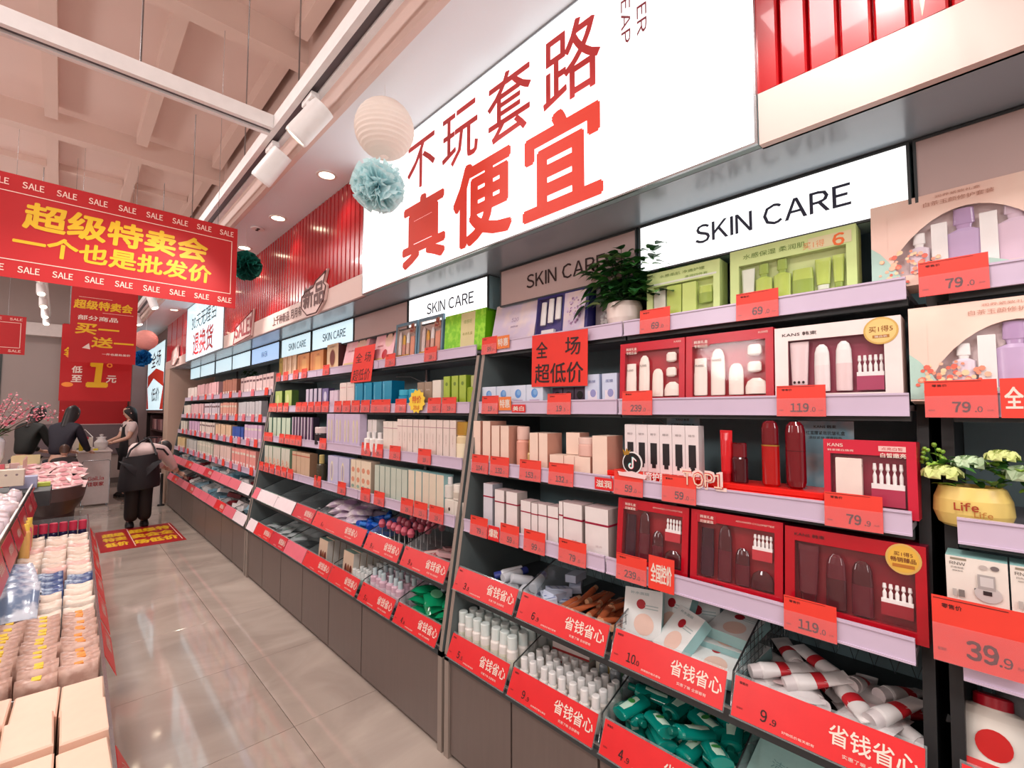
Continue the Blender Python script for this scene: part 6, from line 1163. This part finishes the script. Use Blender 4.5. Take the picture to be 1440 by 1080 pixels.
# ================================================================== PEOPLE
SKIN = mat('skin', (226, 178, 156), .5, var=.05); HAIR = mat('black_hair', (26, 20, 22), .45); SHIRT = mat('white_shirt', (236, 214, 210), .7, bump=.2); APR = mat('black_apron', (22, 18, 24), .7); JEAN = mat('dark_trousers', (20, 22, 34), .7)
def skinned(name, joints, edges, m, parent, sub=2):
    me = bpy.data.meshes.new(name); names = list(joints); me.from_pydata([joints[n][:3] for n in names], [(names.index(a), names.index(b)) for a, b in edges], []); me.update()
    o = bpy.data.objects.new(name, me); COL.objects.link(o); md = o.modifiers.new('skin', 'SKIN'); 
    for i, n in enumerate(names):
        r = joints[n][3]; r = r if isinstance(r, tuple) else (r, r); me.skin_vertices[0].data[i].radius = r
    me.skin_vertices[0].data[0].use_root = True; s = o.modifiers.new('sub', 'SUBSURF'); s.levels = sub; s.render_levels = sub; md.use_smooth_shade = True
    nm = bpy.data.meshes.new_from_object(o.evaluated_get(bpy.context.evaluated_depsgraph_get())); bpy.data.objects.remove(o); nm.materials.clear(); nm.materials.append(m)
    for p_ in nm.polygons: p_.use_smooth = True
    return put(name, nm, parent)
def head(parent, c, yaw, pitch=0, hair=HAIR, long=False, r=.1):
    M = Matrix.Translation(c) @ Matrix.Rotation(yaw, 4, 'Z') @ Matrix.Rotation(pitch, 4, 'X')   # face towards -y
    e = MB(); e.loft([(-.12, .02, .03), (-.11, .04, .05), (-.07, .062, .075), (-.02, .072, .09), (.04, .075, .097), (.08, .062, .085), (.11, .03, .04), (.115, .005, .005)], SKIN, 18, M)
    e.add([(-.012, -.084, -.03), (.012, -.084, -.03), (0, -.108, -.028), (0, -.09, .02)], [(0, 2, 3), (2, 1, 3), (0, 1, 2)], SKIN, M, True)
    for s in (-1, 1): e.loft([(-.025, .006, .012), (0, .01, .018), (.025, .006, .014)], SKIN, 8, M @ Matrix.Translation((s * .074, .0, -.01)))
    e.build('head', parent); f = MB()
    for s in (-1, 1): f.loft([(-.004, .012, .004), (.004, .012, .004)], HAIR, 8, M @ Matrix.Translation((s * .03, -.087, .0))); f.loft([(0, .016, .003), (.005, .014, .003)], HAIR, 6, M @ Matrix.Translation((s * .03, -.088, .026)))
    f.loft([(-.004, .022, .004), (.005, .018, .004)], C(190, 80, 80, .5), 8, M @ Matrix.Translation((0, -.082, -.062))); f.build('face_features', parent)
    h = MB(); P = []; n = 20; m = 8
    for j in range(m + 1):
        for i in range(n):
            a = 2 * PI * i / n; back = (math.sin(a) + 1) / 2; lo = .045 - (.14 if not long else .3) * back ** .7; z = lo + (.125 - lo) * (j / m); k = math.cos(max(0, (z - .02)) / .105 * PI / 2 * .98) ** .55 if z > .02 else 1
            P.append((.084 * k * math.cos(a) * (1 + .05 * math.sin(5 * a)), .106 * k * math.sin(a) + .006, z))
    h.add(P, [(j * n + i, j * n + (i + 1) % n, (j + 1) * n + (i + 1) % n, (j + 1) * n + i) for j in range(m) for i in range(n)] + [tuple(range(m * n, m * n + n))], hair, M, True); h.build('hair', parent)
def hand(parent_mb, wrist, d, up, s=1):
    d = Vector(d).normalized(); up = Vector(up).normalized(); side = d.cross(up).normalized(); w = Vector(wrist)
    parent_mb.tube([w, w + d * .04 * s, w + d * .085 * s], .024 * s, SKIN, 8, .03 * s)
    for i, (o_, L_) in enumerate(((-.027, .06), (-.009, .075), (.009, .07), (.026, .055))):
        b = w + d * .08 * s + side * o_ * s; parent_mb.tube([b, b + d * L_ * .5 * s - up * .006, b + d * L_ * .9 * s - up * .03 * s], .009 * s, SKIN, 6, .006 * s)
    b = w + d * .03 * s - side * .022 * s; parent_mb.tube([b, b - side * .03 * s + d * .02 * s, b - side * .035 * s + d * .055 * s], .011 * s, SKIN, 6, .008 * s)
def standing(x, y, yaw, label, top, bottom, hts=1.0, apron=False, hair=HAIR, long=False, lean=0, reach=(.28, 1.0), legs=True):
    t = tag(empty('person', (x, y, 0), (0, 0, yaw)), label, 'person'); t.scale = (hts,) * 3; L_ = lean      # faces -y before turning
    J = {'pelvis': (0, 0, .93, (.14, .1)), 'waist': (0, -.03 * L_, 1.06, (.115, .085)), 'chest': (0, -.12 * L_, 1.26, (.15, .1)), 'neck': (0, -.2 * L_, 1.4, .05), 'jaw': (0, -.24 * L_, 1.46, .045)}; E = [('pelvis', 'waist'), ('waist', 'chest'), ('chest', 'neck'), ('neck', 'jaw')]
    S_ = dict(J); S_['waist'] = J['waist'][:3] + ((.135, .105),); S_['chest'] = J['chest'][:3] + ((.185, .14),); SE = list(E[:3]); S_['neck'] = (0, -.2 * L_, 1.4, .085); J['chest'] = J['chest'][:3] + ((.11, .07),); S_.pop('jaw'); S_['pelvis'] = (0, 0, .9, (.155, .125)); J['pelvis'] = (0, 0, .93, (.1, .07)); J['waist'] = J['waist'][:3] + ((.085, .06),)
    for s, n in ((-1, 'l'), (1, 'r')):
        sh = (s * .17, -.14 * L_, 1.34); el = (s * .21, -.14 * L_ - .08, 1.1); wr = (s * .13, -.14 * L_ - reach[0], reach[1])
        for D, DE, rr in ((J, E, 0), (S_, SE, .014)):
            D['sh' + n] = sh + (.055 + rr,); D['el' + n] = el + (.042 + rr,); DE += [('chest', 'sh' + n), ('sh' + n, 'el' + n)]
        J['wr' + n] = wr + (.028,); E.append(('el' + n, 'wr' + n))
        if lean > 0: S_['wr' + n] = tuple(wr[i] * .9 + el[i] * .1 for i in range(3)) + (.042,); SE.append(('el' + n, 'wr' + n))
        else: S_['el' + n] = tuple(sh[i] * .35 + el[i] * .65 for i in range(3)) + (.062,)
        if legs:
            J['hip' + n] = (s * .08, 0, .8, .06); J['kn' + n] = (s * .095, -.01, .48, .06); J['an' + n] = (s * .1, .01, .09, .042); J['toe' + n] = (s * .11, -.13, .04, .035); E += [('pelvis', 'hip' + n), ('hip' + n, 'kn' + n), ('kn' + n, 'an' + n), ('an' + n, 'toe' + n)]
    skinned('body', J, E, SKIN, t); skinned('top', S_, SE, top, t)
    if legs:
        T_ = {'pelvis': (0, 0, .92, (.15, .11))}; TE = []
        for s, n in ((-1, 'l'), (1, 'r')): T_['hip' + n] = (s * .09, 0, .82, .105); T_['kn' + n] = (s * .095, -.01, .48, .078); T_['an' + n] = (s * .1, .01, .11, .065); TE += [('pelvis', 'hip' + n), ('hip' + n, 'kn' + n), ('kn' + n, 'an' + n)]
        skinned('trousers', T_, TE, bottom, t); 
        for s in (-1, 1): MB().loft([(0, .045, .12), (.03, .048, .125), (.06, .04, .09), (.09, .035, .045)], BLACK, 14, Matrix.Translation((s * .105, -.05, 0))).build('shoe', t)
    h = MB()
    for s in (-1, 1): hand(h, (s * .13, -.14 * L_ - reach[0], reach[1]), (-s * .1, -1, -.15), (0, 0, 1), .9)
    h.build('hands', t); head(t, (0, -.26 * L_ - .01, 1.57), 0, .25 * L_ + .12, hair, long)
    if apron:
        e = MB(); n = 10; P = []
        for z, w, d in ((1.3, .08, .112), (1.1, .13, .125), (.95, .17, .14), (.5, .2, .15)):
            for i in range(n + 1): a = -PI / 2 + (i / n - .5) * 2.2; P.append((w * math.cos(a) * 1.05, d * math.sin(a) - .12 * L_ * (z > 1), z))
        e.add(P, [(q * (n + 1) + i, q * (n + 1) + i + 1, (q + 1) * (n + 1) + i + 1, (q + 1) * (n + 1) + i) for q in range(3) for i in range(n)], APR, smooth=True)
        for s in (-1, 1): e.tube([(s * .07, -.11, 1.3), (s * .09, -.03, 1.42), (s * .05, .09, 1.36), (-s * .1, .12, 1.0)], .011, APR, 5)
        e.build('apron', t)
    return t
standing(.9, 10.75, -PI / 2 + .25, 'person with black ponytail, white tee and dark apron at the counter', SHIRT, APR, .93, True, long=True, reach=(.3, 1.02))
standing(-.36, 9.75, PI * .75, 'person in a black coat bending beside the blossom vase', mat('black_coat', (26, 30, 28), .7), JEAN, .93, lean=.7, reach=(.3, .95), long=True)
standing(-.0, 9.3, PI * .8, 'person in a dark navy jacket before the counter', mat('navy_jacket', (28, 24, 40), .7), JEAN, .93, lean=.9, reach=(.3, .95), long=True)
standing(-.66, 6.75, -PI / 2 - .3, 'person in a pink top cut off by the picture edge', mat('pink_top', (240, 180, 170), .7), JEAN, .93, reach=(.3, .9))
t = standing(.06, 8.52, PI, 'person with brown hair crouching beside the blush table', mat('brown_coat', (40, 26, 26), .7), JEAN, .62, hair=mat('brown_hair', (70, 40, 24), .5), lean=.8, reach=(.25, .8))
# shop worker bending over the bins, seen from behind
t = tag(empty('person', (.77, 7.62, 0), (0, 0, 0)), 'person in white shirt and black cross-back apron bending over the bins', 'person')
J = {'pelvis': (0, .1, .88, (.15, .13)), 'waist': (.03, .2, .97, (.155, .125)), 'chest': (.14, .37, 1.0, (.17, .13)), 'neck': (.24, .47, .96, .055), 'skull': (.27, .52, .94, .06), 'shl': (.04, .46, .96, .06), 'ell': (.2, .62, .78, .045), 'wrl': (.34, .66, .68, .03), 'shr': (.27, .3, .93, .062), 'elr': (.36, .38, .78, .046), 'wrr': (.45, .42, .64, .03)}
E = [('pelvis', 'waist'), ('waist', 'chest'), ('chest', 'neck'), ('neck', 'skull'), ('chest', 'shl'), ('shl', 'ell'), ('ell', 'wrl'), ('chest', 'shr'), ('shr', 'elr'), ('elr', 'wrr')]
for s, n in ((-1, 'l'), (1, 'r')): J['hip' + n] = (s * .09, .1, .8, .1); J['kn' + n] = (s * .085, .12, .47, .065); J['an' + n] = (s * .07, .16, .09, .04); J['toe' + n] = (s * .08, .27, .045, .03); E += [('pelvis', 'hip' + n), ('hip' + n, 'kn' + n), ('kn' + n, 'an' + n), ('an' + n, 'toe' + n)]
JB = dict(J); JB['pelvis'] = (0, .12, .86, (.09, .07)); JB['waist'] = (.03, .22, .94, (.09, .07)); JB['chest'] = (.14, .37, .97, (.11, .08)); JB['hipl'] = (-.07, .1, .76, .06); JB['hipr'] = (.07, .1, .76, .06); skinned('body', JB, E, SKIN, t)
K = {k_: J[k_] for k_ in ('pelvis', 'waist', 'chest', 'neck', 'shl', 'ell', 'shr', 'elr')}; K = {k_: v[:3] + ((v[3][0] + .02, v[3][1] + .02) if isinstance(v[3], tuple) else v[3] + .018,) for k_, v in K.items()}; K['wr2'] = (.42, .405, .68, .042); K['wl2'] = (.31, .65, .7, .042)
skinned('shirt', K, [('pelvis', 'waist'), ('waist', 'chest'), ('chest', 'neck'), ('chest', 'shl'), ('shl', 'ell'), ('chest', 'shr'), ('shr', 'elr'), ('elr', 'wr2'), ('ell', 'wl2')], SHIRT, t)
K = {'pelvis': (0, .1, .84, (.165, .14)), 'hipl': (-.07, .1, .78, .115), 'knl': (-.066, .12, .45, .085), 'anl': (-.068, .15, .07, .08), 'hipr': (.07, .1, .78, .115), 'knr': (.066, .12, .45, .085), 'anr': (.068, .15, .07, .08)}
skinned('trousers', K, [('pelvis', 'hipl'), ('hipl', 'knl'), ('knl', 'anl'), ('pelvis', 'hipr'), ('hipr', 'knr'), ('knr', 'anr')], APR, t)
e = MB(); P = []; n = 16; F = []
for z, w, d in ((.93, .175, .16), (.8, .2, .18), (.55, .22, .2), (.5, .215, .195)):
    for i in range(n): a = 2 * PI * i / n; P.append((w * math.cos(a), .12 + d * math.sin(a), z + .02 * math.cos(a)))
e.add(P, [(q * n + i, q * n + (i + 1) % n, (q + 1) * n + (i + 1) % n, (q + 1) * n + i) for q in range(3) for i in range(n)], APR, smooth=True); e.build('apron', t)
e = MB(); e.tube([(-.15, .0, .9), (-.11, .04, 1.0), (.0, .15, 1.09), (.1, .28, 1.14), (.2, .4, 1.13)], .012, APR, 6); e.tube([(.15, .0, .92), (.13, .06, 1.02), (.1, .2, 1.12), (.06, .42, 1.13)], .012, APR, 6); e.tube([(.16, .06, 1.0), (.24, .14, .98), (.3, .18, .9)], .012, APR, 6); e.build('strap', t)
h = MB(); hand(h, (.45, .42, .64), (.7, .2, -.5), (0, 0, 1)); hand(h, (.34, .66, .68), (.8, .1, -.4), (0, 0, 1)); h.build('hands', t); head(t, (.3, .62, .97), PI + .5, -.9)
for s in (-1, 1): MB().loft([(0, .045, .12), (.03, .048, .125), (.06, .04, .09), (.09, .035, .045)], BLACK, 14, Matrix.Translation((s * .075, .2, 0))).build('shoe', t)
# white carton and black bag standing behind the worker
o = carton(.14, .5, .12, C(226, 214, 210, .4)); o.location = (1.13, 9.3, 0); tag(o, 'tall white carton standing on the floor beyond the worker', 'carton')
t = tag(empty('black_stand', (1.2, 8.6 + .65, 0)), 'slim black stand on the floor beside the pier', 'stand'); MB().tube([(0, 0, .02), (0, 0, .5)], .018, BLACK, 8).build('pole', t); MB().loft([(0, .05, .05), (.02, .045, .045)], BLACK, 14).build('base', t)
